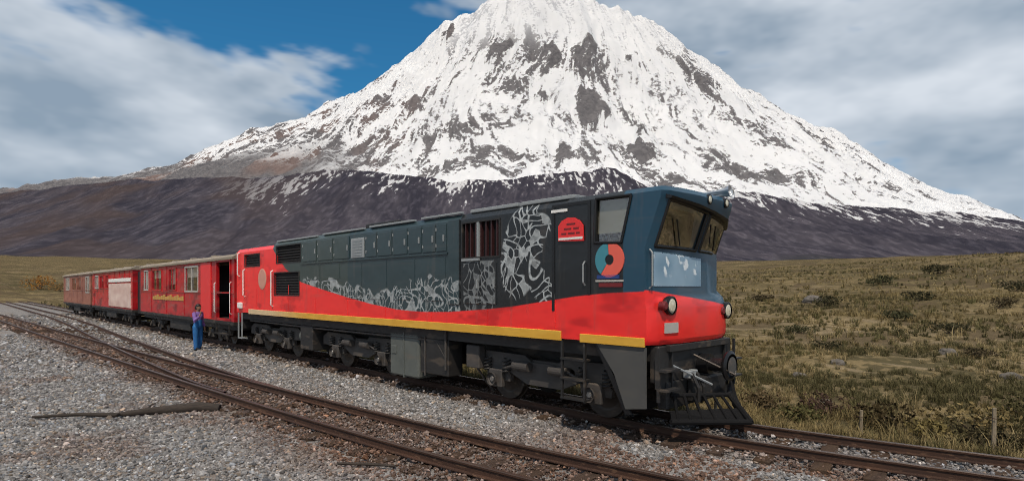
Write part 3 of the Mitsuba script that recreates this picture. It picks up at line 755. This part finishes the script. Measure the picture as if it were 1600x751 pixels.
def bogie(owner, cx, ax, side=.90, r=.46, back=True, paint='bogie_bsdf'):
    L = ax + .95
    def frame(y0, y1):
        pts = [(-L, .62), (-L, .86), (-L + .3, 1.0), (-ax * .4, .98), (-ax * .25, .86), (ax * .25, .86), (ax * .4, .98), (L - .3, 1.0), (L, .86), (L, .62), (ax + .36, .60), (ax + .33, .42), (ax - .33, .42), (ax - .36, .6), (ax * .35, .42), (-ax * .35, .42), (-ax + .36, .6), (-ax + .33, .42), (-ax - .33, .42), (-ax - .36, .60)]
        pg = sg.Polygon([(cx + a, b) for a, b in pts])
        for hx in (-ax * .55, ax * .55):
            pg = pg.difference(sg.Point(cx + hx, .74).buffer(.09))
        return prism_xz(pg, y0, y1)
    k = put('bogie', join([frame(-side - .05, -side + .05)] + ([frame(side - .05, side + .05)] if back else []) + [box(cx - .35, cx + .35, -side, side, .55, .9), box(cx - L, cx - L + .12, -side, side, .64, .84), box(cx + L - .12, cx + L, -side, side, .64, .84)]), paint, owner)
    for a in (-ax, ax):
        for y in (-.6, .6):
            s = -1 if y < 0 else 1
            prof = [(.05, -.07 * 1), (.30, -.05), (.34, -.06), (r, -.065), (r, .045), (r + .03, .05), (r + .03, .075), (.34, .07), (.05, .07)]
            put('wheel', lathe([(q, -s * h) for q, h in prof], (cx + a, y, r), (0, 1, 0), 32), 'wheel_bsdf', k)
        put('axle', cyl((cx + a, -side, r), (cx + a, side, r), .075, 12), 'wheel_bsdf', k)
        y = -side
        put('axle_box', join([box(cx + a - .19, cx + a + .19, y - .16, y - .04, r - .17, r + .19, .02), lathe([(0, .0), (.11, .0), (.13, -.02), (.13, -.06)], (cx + a, y - .22, r), (0, 1, 0), 16)]), paint, k)
        put('axle_cap', lathe([(0, 0), (.05, 0), (.06, .02), (.06, .04)], (cx + a, y - .25, r), (0, 1, 0), 12), 'steel_bsdf', k)
        for d in (-.28, .28):
            put('spring', spring((cx + a + d, y - .1, .58), .075, .3), 'chassis_bsdf', k)
        put('brake_cylinder', join([cyl((cx + a * .55, y - .16, .78), (cx + a * .22, y - .16, .78), .09, 14), cyl((cx + a * .55, y - .16, .78), (cx + a * .75, y - .16, .70), .025, 8)]), paint, k)
        put('brake_shoe', hull([(cx + a * (1 - .42 / ax) + dx, yy, z) for dx in (-.05, .05) for yy in (-.68, -.55) for z in (.3, .62)]), 'chassis_bsdf', k)
    return k


for c in (-2.55, -9.45, -15.35):
    bogie(loco, c, 1.25)
put('sand_box', join([box(-4.62, -4.2, -1.15, -.96, .62, 1.1, .02), tube([(-4.4, -1.05, .65), (-4.35, -.8, .3), (-4.3, -.62, .08)], .025, 6)]), 'bogie_bsdf', loco)

# front beam, coupling and pilot
put('buffer_beam', join([box(-.05, .12, -1.22, 1.22, .82, 1.40, .02), box(.0, .20, -1.0, 1.0, 1.30, 1.41, .01)]), 'chassis_bsdf', loco)
put('front_steps', join([box(.13, .17, -1.3, -1.26, .55, 1.38), box(.13, .17, -.92, -.88, .55, 1.38), box(.13, .30, -1.3, -.88, .72, .75), box(.13, .30, -1.3, -.88, 1.02, 1.05), box(.10, .13, -1.3, -.88, .75, 1.3)]), 'chassis_bsdf', loco)
put('front_steps', join([box(.13, .17, 1.26, 1.3, .55, 1.38), box(.13, .17, .88, .92, .55, 1.38), box(.13, .30, .88, 1.3, .72, .75), box(.13, .30, .88, 1.3, 1.02, 1.05)]), 'chassis_bsdf', loco)
bf = put('centre_buffer', join([cyl((.1, .1, 1.03), (.55, .1, 1.03), .11), cyl((.1, .1, 1.03), (.3, .1, 1.03), .17), lathe([(0, 0), (.16, 0), (.235, .05), (.25, .09), (.20, .12)], (.55, .1, 1.03), (1, 0, 0), 32)]), 'black_bsdf', loco)
put('buffer_face', lathe([(.15, .121), (.1, .128), (0, .131)], (.55, .1, 1.03), (1, 0, 0), 32), 'skirt_bsdf', bf)
for y in (-.55, -.38, .55):
    h = put('air_hose', tube([(.15, y, .95), (.32, y, .92), (.42, y + .02, .72), (.40, y + .05, .5), (.34, y + .08, .46)], .028, 7), 'chassis_bsdf', loco)
    put('cock', box(.18, .30, y - .05, y + .05, .86, .98, .01), 'grey_paint_bsdf', h)
put('shade_mass', join([box(-.02, .16, -1.05, 1.05, .40, .83, .02), box(.16, .30, -.45, .65, .45, .84, .03)]), 'chassis_bsdf', loco)  # dark solid blocks added as a mass of shade behind the plough
pil = put('pilot', join([cyl((.2, -1.0, .22), (.98, .1, .17), .045, 8), cyl((.2, 1.2, .22), (.98, .1, .17), .045, 8), cyl((.15, -.95, .62), (.62, .1, .56), .035, 8), cyl((.15, 1.15, .62), (.62, .1, .56), .035, 8), cyl((.62, .1, .56), (.98, .1, .17), .05, 8)]), 'matt_black_bsdf', loco)
for e in (-1.0, 1.2):
    put('plough_plate', hull([(.22, e, .17), (.96, .1, .13), (.80, .1, .36), (.19, e, .38), (.18, e * .96, .17), (.90, .1, .13), (.75, .1, .36), (.15, e * .96, .38)]), 'matt_black_bsdf', pil)
    for t in (.08, .24, .40, .56, .72, .86):
        a = np.array([.215, e, .22]) * (1 - t) + np.array([.99, .1, .16]) * t; b = np.array([.165, e, .62]) * (1 - t) + np.array([.62, .1, .56]) * t
        put('bar', tube([a, b], .024, 6), 'matt_black_bsdf', pil)
put('drawgear_rod', cyl((.15, -.2, 1.2), (.75, .05, .9), .02, 6), 'wheel_bsdf', loco)
put('drawgear_rod', cyl((.12, -.9, 1.1), (.5, -.25, .75), .02, 6), 'grey_paint_bsdf', loco)

scene['emblem_bsdf'] = P((.55, .27, .20), .5)
# rear end: white handrails, emblem, lamp
for x, z0, z1 in ((-17.55, 2.75, 3.62), (-16.98, 2.0, 3.0), (-14.42, 1.7, 2.9)):
    put('handrail', tube([(x, -1.38, z0), (x, -1.45, z0 + .05), (x, -1.45, z1 - .05), (x, -1.38, z1)], .022, 6), 'white_bsdf', loco)
put('tail_emblem', lathe([(0, .02), (.3, .02), (.36, .01), (.36, -.02)], (-15.35, -1.375, 2.62), (0, -1, 0), 24), 'emblem_bsdf', loco, label='faded round emblem at the rear of the side')
put('tail_lamp', join([box(-17.6, -17.2, -1.45, -1.37, 1.56, 1.78, .02)]), 'white_bsdf', loco)
put('rear_step', join([box(-17.6, -17.2, -1.42, -1.2, .45, .48), box(-17.6, -17.56, -1.42, -1.38, .45, 1.4), box(-17.24, -17.2, -1.42, -1.38, .45, 1.4)]), 'grey_paint_bsdf', loco)

# ---------------------------------------------------------------- passenger carriages
def carriage_col(p, n, uv):
    g = fbm(p.x * 1.4, p.z * 4, p.y, 4)
    c = mix((.30, .006, .011), (.56, .016, .022), g)
    c = mix(c, (.13, .007, .011), .8 * smoothstep(.52, .72, fbm(p.x * .9 + 4, p.z * 2.2, p.y, 3)))
    return mix(c, (.16, .11, .09), .35 * smoothstep(.60, .78, fbm(p.x * 3, p.z * 8, 2., 3)))


def roof_col(p, n, uv):
    return mix((.15, .12, .09), (.30, .25, .19), fbm(p.x * 1.2, p.y * 5, p.z * 5, 4))


scene['carriage_bsdf'] = P(proc(carriage_col), .30, specular=.5)
scene['roof_bsdf'] = P(proc(roof_col), .6)
scene['painted_glare_bsdf'] = P(proc(lambda p, n, uv: mix((.50, .30, .26), (.74, .60, .54), fbm(p.x * .9, p.z * 2.4, 2., 4))), .35)  # pinkish white of the glare painted on the second carriage
scene['gold_bsdf'] = P((.62, .36, .10), .4, .3)
scene['old_red_bsdf'] = P(proc(lambda p, n, uv: mix((.16, .05, .035), (.34, .14, .09), fbm(p.x * .8, p.z * 3, 2., 4))), .5)


def carriage(x0, x1, label, paint, wins, doors, panel=None, hw=1.25, grp='passenger carriages behind the locomotive'):
    t = thing('passenger_carriage', label, 'train carriage', grp)
    b = m3.Manifold.hull_points(np.array([(x, s * y, z) for x in (x0, x1) for s in (-1, 1) for y, z in ((hw, 1.0), (hw, 3.42), (hw - .12, 3.50))], float))
    b = b - mbox(x0 + .12, x1 - .12, -hw + .08, hw - .08, 1.08, 3.6)
    for a, c, z0, z1 in wins + doors:
        b = b - mbox(a, c, -hw - .2, -hw + .2, z0, z1)
    for a, c, z0, z1 in wins:
        b = b - mbox(a, c, hw - .2, hw + .2, z0, z1)
    put('body', b, paint, t)
    ys = np.linspace(-hw - .10, hw + .10, 17); zz = 3.47 + .27 * np.sqrt(np.clip(1 - (ys / (hw + .12)) ** 2, 0, 1))
    ring = list(zip(ys, zz)) + [(hw + .10, 3.43), (-hw - .10, 3.43)]
    r = put('roof', prism_yz(ring, x0 - .06, x1 + .06), 'roof_bsdf', t)
    for x in np.arange(x0 + 2.2, x1 - 1, 3.4):
        put('ventilator', box(x, x + .5, -.2, .2, 3.70, 3.86, .03), 'roof_bsdf', r)
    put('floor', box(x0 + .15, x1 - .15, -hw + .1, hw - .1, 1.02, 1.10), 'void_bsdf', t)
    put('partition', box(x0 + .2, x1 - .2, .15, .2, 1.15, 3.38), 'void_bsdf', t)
    for i, (a, c, z0, z1) in enumerate(wins):
        w = put('window', join([box(a - .06, c + .06, -hw - .03, -hw + .02, z1, z1 + .07), box(a - .06, c + .06, -hw - .04, -hw + .02, z0 - .07, z0), box(a - .06, a, -hw - .03, -hw + .02, z0, z1), box(c, c + .06, -hw - .03, -hw + .02, z0, z1), box((a + c) / 2 - .03, (a + c) / 2 + .03, -hw - .02, -hw + .02, z0, z1)]), 'pale_grey_bsdf' if i % 3 == 0 else paint, t)
        put('pane', (np.array([(a, -hw + .03, z0), (c, -hw + .03, z0), (c, -hw + .03, z1), (a, -hw + .03, z1)]), np.array([[0, 1, 2], [0, 2, 3]])), 'glass_bsdf', w)
        put('blind', box(a + .03, c - .03, -hw + .10, -hw + .12, z1 - (.42 if i % 2 else .75) * (z1 - z0), z1), 'pale_grey_bsdf', w)
    for a, c, z0, z1 in doors:
        d = put('doorway', join([box(a - .08, a, -hw - .04, -hw + .05, z0, z1), box(c, c + .08, -hw - .04, -hw + .05, z0, z1), box(a - .08, c + .08, -hw - .04, -hw + .05, z1, z1 + .08)]), paint, t)
        put('step', join([box(a, c, -hw - .12, -hw + .1, .46, .50), box(a, a + .03, -hw - .06, -hw, .5, .9), box(c - .03, c, -hw - .06, -hw, .5, .9)]), 'chassis_bsdf', d)
        for x in (a - .14, c + .14):
            put('grab_rail', tube([(x, -hw - .01, 1.3), (x, -hw - .07, 1.35), (x, -hw - .07, 2.5), (x, -hw - .01, 2.55)], .02, 6), 'white_bsdf', d)
    for x in np.arange(x0 + .9, x1 - .5, 1.55):
        if not any(a - .2 < x < c + .2 for a, c, *_ in wins + doors):
            put('body_rib', box(x, x + .05, -hw - .022, -hw + .01, 1.02, 3.40), paint, t)
    put('sill', box(x0, x1, -hw - .02, hw + .02, .86, 1.0), 'chassis_bsdf', t)
    put('waist_moulding', box(x0 + .02, x1 - .02, -hw - .028, -hw + .01, 2.10, 2.15), paint, t)
    put('underframe', join([box(x0 + .1, x1 - .1, -1.1, 1.1, .66, .86), box((x0 + x1) / 2 - 2, (x0 + x1) / 2 + 1.4, -1.12, -.3, .30, .72, .03), box(x0 - .5, x0 + .2, -.12, .12, .62, .82), box(x1 - .2, x1 + .5, -.12, .12, .62, .82)]), 'chassis_bsdf', t)
    for c in (x0 + 2.6, x1 - 2.6):
        bogie(t, c, .85, .86, .38)
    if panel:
        put('painted_glare_panel', box(*panel[:2], -hw - .05, -hw + .01, *panel[2:], .01), 'painted_glare_bsdf', t, label='pale panel painted in as glare on the side')  # pale board stands in for sky glare on the carriage side
    return t


c1 = carriage(-33.9, -18.5, 'red passenger carriage coupled straight behind the locomotive, open doorway at its near end', 'carriage_bsdf', [(-33.0, -32.2, 2.25, 3.25), (-31.2, -29.3, 2.25, 3.25), (-27.8, -26.6, 2.25, 3.25), (-25.0, -23.1, 2.2, 3.25)], [(-20.5, -18.95, 1.1, 3.36)])
put('gold_lettering', join([box(a, a + w, -1.285, -1.25, 1.72, 1.72 + h) for a, w, h in [(-31.0 + .42 * i, .30, .16 + .05 * ((i * 7) % 3)) for i in range(14)]]), 'gold_bsdf', c1, label='row of small gold letters under the windows')
put('end_board', join([box(-22.6, -21.25, -1.285, -1.24, 1.02, 3.40)]), 'red_paint_bsdf', c1)
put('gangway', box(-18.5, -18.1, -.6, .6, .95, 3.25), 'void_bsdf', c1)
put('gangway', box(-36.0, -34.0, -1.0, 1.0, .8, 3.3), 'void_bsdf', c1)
put('end_post', box(-34.25, -33.9, -1.24, -1.0, 1.0, 3.35), 'maroon_bsdf', c1)
c2 = carriage(-50.2, -36.1, 'red passenger carriage with glare painted on its side, second behind the locomotive', 'carriage_bsdf', [(-48.8, -47.6, 2.35, 3.2), (-46.8, -45.4, 2.35, 3.2), (-44.6, -43.6, 2.35, 3.2)], [], (-43.3, -36.5, 1.1, 2.62))
put('painted_glare_strip', box(-43.3, -36.5, -1.31, -1.25, 2.72, 2.95, .01), 'white_bsdf', c2)  # upper band of the same painted glare
c3 = carriage(-66.5, -50.9, 'old brownish red carriage at the far tail of the train', 'old_red_bsdf', [(-64.6, -62.6, 2.2, 3.2), (-60.6, -58.4, 2.2, 3.2), (-57.6, -55.8, 2.2, 3.2), (-53.2, -51.6, 2.0, 3.2)], [])

# ---------------------------------------------------------------- the railwayman
def skin_body(bones, edge, rounds=8):
    m = m3.Manifold()
    for (a, ra), (b, rb) in bones:
        sp = [np.array(trimesh.creation.icosphere(subdivisions=2, radius=r).vertices) + np.array(c) for c, r in ((a, ra), (b, rb))]
        m = m + m3.Manifold.hull_points(np.vstack(sp))
    v, f = tri(m.refine_to_length(edge)); t = trimesh.Trimesh(v, f)
    trimesh.smoothing.filter_taubin(t, iterations=rounds)
    return t


def person(x, y, rz, z0):
    t = thing('person', 'person in blue trousers and lilac top standing on the gravel beside the first red carriage', 'person')
    def pl(mesh): return moved(mesh, (x, y, z0), rz, 1.05)
    J = dict(hipL=(0, .10, .90), hipR=(0, -.10, .90), kneeL=(.03, .11, .50), kneeR=(.0, -.12, .50), ankL=(-.02, .12, .09), ankR=(.03, -.14, .09), toeL=(.17, .14, .04), toeR=(.21, -.17, .04),
             pel=(0, 0, .95), chest=(.02, 0, 1.28), neck=(.01, 0, 1.47), head=(.03, 0, 1.62), shL=(.0, .19, 1.40), shR=(.0, -.19, 1.40), elL=(-.03, .27, 1.12), elR=(.12, -.30, 1.16), wrL=(.08, .27, .87), wrR=(.30, -.26, 1.34))
    S = lambda k, r: (J[k], r)
    skin = [(S('neck', .055), ((.02, 0, 1.56), .06)), (((.03, 0, 1.66), .092), ((.045, 0, 1.60), .078)), (((.05, 0, 1.57), .06), ((.045, 0, 1.62), .08)), (((.125, 0, 1.61), .013), ((.11, 0, 1.64), .012)), (((.03, .087, 1.62), .018), ((.03, .088, 1.65), .016)), (((.03, -.087, 1.62), .018), ((.03, -.088, 1.65), .016)), (((.07, .034, 1.655), .022), ((.1, .034, 1.66), .014)), (((.07, -.034, 1.655), .022), ((.1, -.034, 1.66), .014)),
            (S('shL', .05), S('elL', .04)), (S('elL', .04), S('wrL', .028)), (S('shR', .05), S('elR', .04)), (S('elR', .04), S('wrR', .028)), (S('chest', .10), S('neck', .05)), (S('pel', .10), S('chest', .10)), (S('hipL', .07), S('kneeL', .05)), (S('hipR', .07), S('kneeR', .05)), (S('kneeL', .05), S('ankL', .04)), (S('kneeR', .05), S('ankR', .04)), (S('pel', .09), S('hipL', .07)), (S('pel', .09), S('hipR', .07)), (S('chest', .08), S('shL', .05)), (S('chest', .08), S('shR', .05))]
    for w, d in (('wrL', np.array([.03, 0, -1.])), ('wrR', np.array([.35, .1, .9]))):
        p = np.array(J[w]); d = d / np.linalg.norm(d); u = np.cross(d, [0, 1., 0]); u /= np.linalg.norm(u); s = np.cross(d, u)
        palm = p + d * .08
        skin.append(((tuple(p), .026), (tuple(palm), .030)))
        for k, (o, l) in enumerate(((-.028, .065), (-.009, .078), (.010, .072), (.028, .055))):
            k0 = palm + s * o + d * .012; k1 = k0 + d * l * .55 + u * .008; k2 = k1 + d * l * .4 + u * .026
            skin += [((tuple(k0), .0095), (tuple(k1), .009)), ((tuple(k1), .009), (tuple(k2), .008))]
        h0 = p + d * .035 - s * .025; h1 = h0 + d * .035 - s * .03 + u * .015
        skin.append(((tuple(h0), .011), (tuple(h1), .009)))
    put('body', pl(skin_body(skin, .012, 5)), 'skin_bsdf', t, smooth=True)
    put('hair', pl(skin_body([(((.015, 0, 1.685), .098), ((-.02, 0, 1.63), .088)), (((-.03, 0, 1.60), .07), ((.02, 0, 1.69), .098))], .02, 4)), 'hair_bsdf', t, smooth=True)
    legs = [(S('pel', .145), S('hipL', .115)), (S('pel', .145), S('hipR', .115)), (S('hipL', .115), S('kneeL', .085)), (S('hipR', .115), S('kneeR', .085)), (S('kneeL', .085), S('ankL', .072)), (S('kneeR', .085), S('ankR', .072)), (S('pel', .15), ((.02, 0, 1.1), .14)), (((.02, 0, 1.1), .14), ((.03, 0, 1.30), .12))]
    put('overalls', pl(skin_body(legs, .03, 4)), 'overall_bsdf', t, smooth=True)
    top = [(((.0, 0, 1.08), .142), S('chest', .148)), (S('chest', .14), S('shL', .075)), (S('chest', .14), S('shR', .075)), (S('shL', .075), S('elL', .06)), (S('elL', .06), ((.06, .27, .93), .045)), (S('shR', .075), S('elR', .06)), (S('elR', .06), ((.26, -.27, 1.29), .045)), (S('chest', .13), ((.01, 0, 1.43), .075))]
    put('shirt', pl(skin_body(top, .03, 4)), 'lilac_bsdf', t, smooth=True)
    for a, b in (('ankL', 'toeL'), ('ankR', 'toeR')):
        put('boot', pl(skin_body([((J[a], .058), (J[b], .042)), (((J[a][0] - .05, J[a][1], .045), .045), (J[b], .042))], .02, 3)), 'black_bsdf', t, smooth=True)
    return t


scene['skin_bsdf'] = P((.30, .16, .10), .55)
scene['hair_bsdf'] = P((.012, .010, .010), .5)
scene['overall_bsdf'] = P(proc(lambda p, n, uv: mix((.010, .075, .26), (.025, .17, .42), fbm(p.x * 9, p.y * 9, p.z * 9, 3))), .8)
scene['lilac_bsdf'] = P(proc(lambda p, n, uv: mix((.13, .07, .26), (.26, .15, .42), fbm(p.x * 8, p.y * 8, p.z * 8, 3))), .8)
person(-20.6, -1.95, math.radians(35), float(land(-20.6, -1.95)) + .02)

# ---------------------------------------------------------------- plants
def blades(px, py, pz, hgt, nb, wid, lean, tones, spreadr):
    """Grass tussocks: bent tapering blades, five corners each."""
    n = len(px) * nb
    k = np.repeat(np.arange(len(px)), nb)
    az = rng.uniform(0, 2 * np.pi, n); h = hgt[k] * rng.uniform(.55, 1.15, n); ln = lean * rng.uniform(.2, 1.2, n) * h
    rr = spreadr[k] * np.sqrt(rng.random(n)); a2 = rng.uniform(0, 2 * np.pi, n)
    b = np.stack([px[k] + rr * np.cos(a2), py[k] + rr * np.sin(a2), pz[k] - .03], -1)
    out = np.stack([np.cos(az), np.sin(az), az * 0], -1); sd = np.stack([-np.sin(az), np.cos(az), az * 0], -1) * (wid * rng.uniform(.6, 1.3, n))[:, None]
    mid = b + out * (ln * .35)[:, None] + np.array([0, 0, 1.]) * (h * .62)[:, None]; tip = b + out * ln[:, None] + np.array([0, 0, 1.]) * h[:, None]
    V = np.stack([b - sd, b + sd, mid - sd * .8, mid + sd * .8, tip], 1).reshape(-1, 3)
    F = (np.array([[0, 1, 3], [0, 3, 2], [2, 3, 4]])[None] + 5 * np.arange(n)[:, None, None]).reshape(-1, 3)
    C = np.repeat(tones[k] * rng.uniform(.65, 1.35, (n, 1)), 5, 0)
    return V, F, np.clip(C, .005, .7)


TONES = np.array([(.255, .200, .100), (.205, .160, .078), (.165, .130, .064), (.130, .118, .055), (.31, .245, .130), (.098, .088, .044)])
Vs, Fs, Cs, o = [], [], [], 0
for count, lo, hi, h0, nb, wd in ((4600, 7.5, 26, .20, 40, .0055), (8000, 26, 70, .26, 24, .014), (5200, 70, 230, .42, 12, .05)):
    d = np.sqrt(rng.uniform(lo * lo, hi * hi, count * 3)); a = rng.uniform(-.95, 1.05, count * 3) * d
    x, y = CAM[0] + RT[0] * a + FW[0] * d, CAM[1] + RT[1] * a + FW[1] * d
    off = y - track_bend(x)
    dens = meshkit.fbm(np.stack([x / 5., y / 5., x * 0], -1), 3, seed=91)
    ok = (off > 1.15 + .7 * rng.random(len(x))) & (dens > rng.uniform(.16, .58, len(x))) & ((d < 100) | (x > -120))
    x, y = x[ok][:count], y[ok][:count]
    tn = TONES[np.clip((6 * (meshkit.fbm(np.stack([x / 7., y / 9., x * 0 + 4], -1), 3, seed=93) - .30) / .40 + rng.normal(0, .7, len(x))).astype(int), 0, 5)]
    hg = h0 * np.exp(rng.normal(0, .32, len(x)))
    v, f, c = blades(x, y, land(x, y), hg, nb, wd, .75, tn, hg * .42)
    Vs.append(v); Fs.append(f + o); Cs.append(c); o += len(v)
# a dense fringe along the edge of the ballast
x = rng.uniform(-14, 9, 1500); y = track_bend(x) + 1.25 + np.abs(rng.normal(0, .9, len(x)))
hg = .17 * np.exp(rng.normal(0, .4, len(x))); tn = TONES[rng.choice(6, len(x), p=[.22, .24, .22, .14, .08, .10])]
v, f, c = blades(x, y, land(x, y), hg, 30, .005, .8, tn, hg * .5)
Vs.append(v); Fs.append(f + o); Cs.append(c)
scene['grass_bsdf'] = two({'type': 'diffuse', 'reflectance': {'type': 'mesh_attribute', 'name': 'vertex_color'}})
struct('grass', (np.vstack(Vs), np.vstack(Fs)), 'grass_bsdf', 'tufts of dry brown and olive grass on the plain', kind='stuff', color=np.vstack(Cs))


def shrub(x, y, w, h, tone, label, grp=None, n=420, leaf=.05):
    t = thing('shrub', label, 'shrub', grp)
    z = float(land(x, y))
    lob = [(rng.uniform(-.32, .32) * w, rng.uniform(-.3, .3) * w, rng.uniform(.35, .62) * h, rng.uniform(.26, .40)) for _ in range(6)]
    tw = [tube([(x, y, z - .05), (x + a * .4, y + b * .4, z + c * .5), (x + a, y + b, z + c)], [.02 * h + .006, .014 * h + .004, .005], 5) for a, b, c, _ in lob]
    put('stem', join(tw), 'twig_bsdf', t)
    k = rng.integers(0, 6, n); L = np.array(lob)[k]
    dv = rng.normal(size=(n, 3)); dv /= np.linalg.norm(dv, axis=1, keepdims=True); rad = rng.uniform(.35, 1.05, n) ** .6
    c = np.stack([x + L[:, 0] + dv[:, 0] * rad * L[:, 3] * w, y + L[:, 1] + dv[:, 1] * rad * L[:, 3] * w, z + np.maximum(.02, L[:, 2] + dv[:, 2] * rad * L[:, 3] * h * 1.15)], -1)
    a = rng.normal(size=(n, 3)); a /= np.linalg.norm(a, axis=1, keepdims=True); b = np.cross(a, rng.normal(size=(n, 3))); b /= np.linalg.norm(b, axis=1, keepdims=True)
    s = leaf * rng.uniform(.6, 1.5, (n, 1))
    V = np.stack([c - a * s, c + b * s * .45, c + a * s, c - b * s * .45], 1).reshape(-1, 3)
    F = (np.array([[0, 1, 2], [0, 2, 3]])[None] + 4 * np.arange(n)[:, None, None]).reshape(-1, 3)
    put('foliage', (V, F), 'grass_bsdf', t, color=np.repeat(np.array(tone) * rng.uniform(.55, 1.5, (n, 1)), 4, 0))
    return t


scene['twig_bsdf'] = P((.06, .042, .03), .8)
FARG = 'dark scrub bushes scattered over the plain'
FAR = [(-12.9, 48.1, 2.4, 1.1, 0), (-6.5, 51.6, 2.4, 1.1, 0), (-4.4, 34.0, 2.0, .7, 2), (-.5, 45.3, 2.0, .9, 1), (-2.5, 79.8, 3.2, 1.4, 0), (-6.8, 24.5, 1.3, .5, 2), (-.65, 26.9, 1.5, .6, 0), (-20.2, 51.8, 2.2, .9, 1), (-19.4, 95.5, 4., 1.7, 2), (-3.5, 18.1, 1.1, .42, 0), (1.7, 19.2, 1.2, .45, 1), (-16, 120, 5, 2., 0)]
FARL = ['dark low bush beside the grey boulder on the far plain',
        'dark low bush on the far plain, midway between the grey boulder and the right edge',
        'olive low bush in the middle of the plain, below the row of far dark bushes',
        'brown low bush near the right edge of the far plain',
        'dark bush at the very right edge, just above the brown one',
        'small olive bush on the plain to the right of the locomotive headlights',
        'small dark bush just above the grey mid distance rock',
        'brown bush on the plain closest to the locomotive cab',
        'wide olive bush far out, left of the farthest dark bush',
        'small dark bush just above the small pale rock',
        'small brown bush to the right of the grey mid distance rock',
        'wide dark bush farthest out on the plain, under the foothills']
for (x, y, w, h, k), lab in zip(FAR, FARL):
    shrub(x, y, w, h, [(.050, .048, .028), (.072, .058, .036), (.062, .062, .034)][k], lab, FARG, 420, .042 * w)
NEAR = [(.33, 3.7, .9, .42, 'low olive bush close to the plough of the locomotive', (.085, .08, .035)), (.4, 5.5, 1.1, .5, 'dark reddish bush behind the centre buffer of the locomotive', (.07, .045, .035)), (2.0, 4.6, 1.3, .6, 'dark brown bush just behind the first pale post', (.055, .042, .022)), (2.5, 4.3, .9, .4, 'yellowish low bush right of the first pale post', (.15, .12, .05)), (3.55, 3.9, 1.0, .5, 'dark bush behind the second pale post at the right edge', (.05, .042, .024)), (3.0, 5.8, 1.4, .55, 'straw coloured bush between the two pale posts', (.17, .13, .06)), (3.7, 7.7, 1.5, .6, 'olive bush highest at the right edge of the verge', (.08, .072, .034)), (-1.0, 5.2, 1.2, .5, 'brown bush showing between plough and plain', (.095, .07, .04))]
for x, y, w, h, lab, tone in NEAR:
    shrub(x, y, w, h, tone, lab, None, 520, .045)
shrub(-196, 7.6, 6.5, 4.6, (.33, .15, .035), 'orange brown bush beyond the tail of the train', None, 500, .22)
shrub(-190, 11.5, 4.5, 2.6, (.20, .12, .05), 'smaller rust brown bush right of the orange one', None, 300, .18)

scene['post_bsdf'] = P(proc(lambda p, n, uv: mix((.14, .11, .07), (.33, .27, .19), fbm(p.x * 30, p.y * 30, p.z * 4, 3))), .8)
for x, y, h, lab in ((1.8, 2.85, .62, 'short pale wooden post on the verge, nearer the locomotive'), (3.7, 2.55, .80, 'short pale wooden post near the right edge of the view'), (-.3, 1.45, .42, 'stubby wooden stake under the locomotive plough')):
    z = float(land(x, y)); k = thing('wooden_post', lab, 'post', None)
    put('shaft', tube([(x, y, z - .2), (x + .01, y, z + h * .5), (x + .015, y + .01, z + h)], [.034, .03, .028], 7), 'post_bsdf', k)
    put('wire_staple', tube([(x - .05, y - .045, z + h * .8), (x, y - .055, z + h * .82), (x + .05, y - .045, z + h * .8)], .006, 5), 'rust_bsdf', k)

scene['boulder_bsdf'] = {'type': 'diffuse', 'reflectance': proc(lambda p, n, uv: mix((.07, .062, .055), (.24, .22, .20), fbm(p.x * 5, p.y * 5, p.z * 5, 4)))}
for x, y, r, lab in ((-15.45, 52.5, .8, 'grey boulder among the far dark bushes'), (-1.9, 14.1, .20, 'small pale rock alone in the brown grass'), (.56, 19.1, .28, 'grey rock at mid distance right on the plain'), (0., 6.7, .14, 'little pale stone in the scrub behind the coupling'), (-2.2, 11.2, .18, 'low grey stone left of the pale rock'), (2.85, 14.7, .22, 'brownish rock near the right edge of the plain')):
    s = trimesh.creation.icosphere(subdivisions=3); v = np.array(s.vertices); v = v * (.7 + .6 * meshkit.fbm(v * 1.3 + x, 3, seed=5))[:, None] * [1.2, 1, .75] * r
    k = struct('boulder', (v + [x, y, float(land(x, y)) + .15 * r], np.array(s.faces)), 'boulder_bsdf', lab)
    labels[k] = {'label': lab, 'category': 'rock'}

# ---------------------------------------------------------------- dead branch in the gravel
bz = lambda x, y: float(land(x, y)) + .055
pts = [(-9.3, -7.95), (-8.9, -7.3), (-8.5, -6.75), (-8.32, -6.3), (-8.28, -5.9), (-8.05, -5.45), (-7.75, -5.1)]
k = thing('branch', 'long dark dead branch lying across the gravel towards the near rail', 'branch')
P3 = np.array([(x, y, bz(x, y) + .03 * (i % 2)) for i, (x, y) in enumerate(pts)])
put('limb', tube(P3, [.025, .035, .045, .07, .10, .11, .085], 8), 'twig_dark_bsdf', k, smooth=True)
for i, d in ((2, (.3, .05, .06)), (3, (-.35, .25, .08)), (4, (.25, .3, .05))):
    put('twig', tube([P3[i], P3[i] + np.array(d) * .6 + [0, 0, .03], P3[i] + np.array(d)], [.03, .02, .008], 5), 'twig_dark_bsdf', k)
scene['twig_dark_bsdf'] = P(proc(lambda p, n, uv: mix((.018, .014, .012), (.06, .045, .035), fbm(p.x * 12, p.y * 12, p.z * 30, 3))), .85)
k = thing('stick', 'thin dark stick in the gravel at the bottom of the view', 'stick')
put('limb', tube([(x, y, bz(x, y)) for x, y in ((-2.62, -5.15), (-2.3, -4.86), (-1.95, -4.62))], [.018, .026, .015], 6), 'twig_dark_bsdf', k)
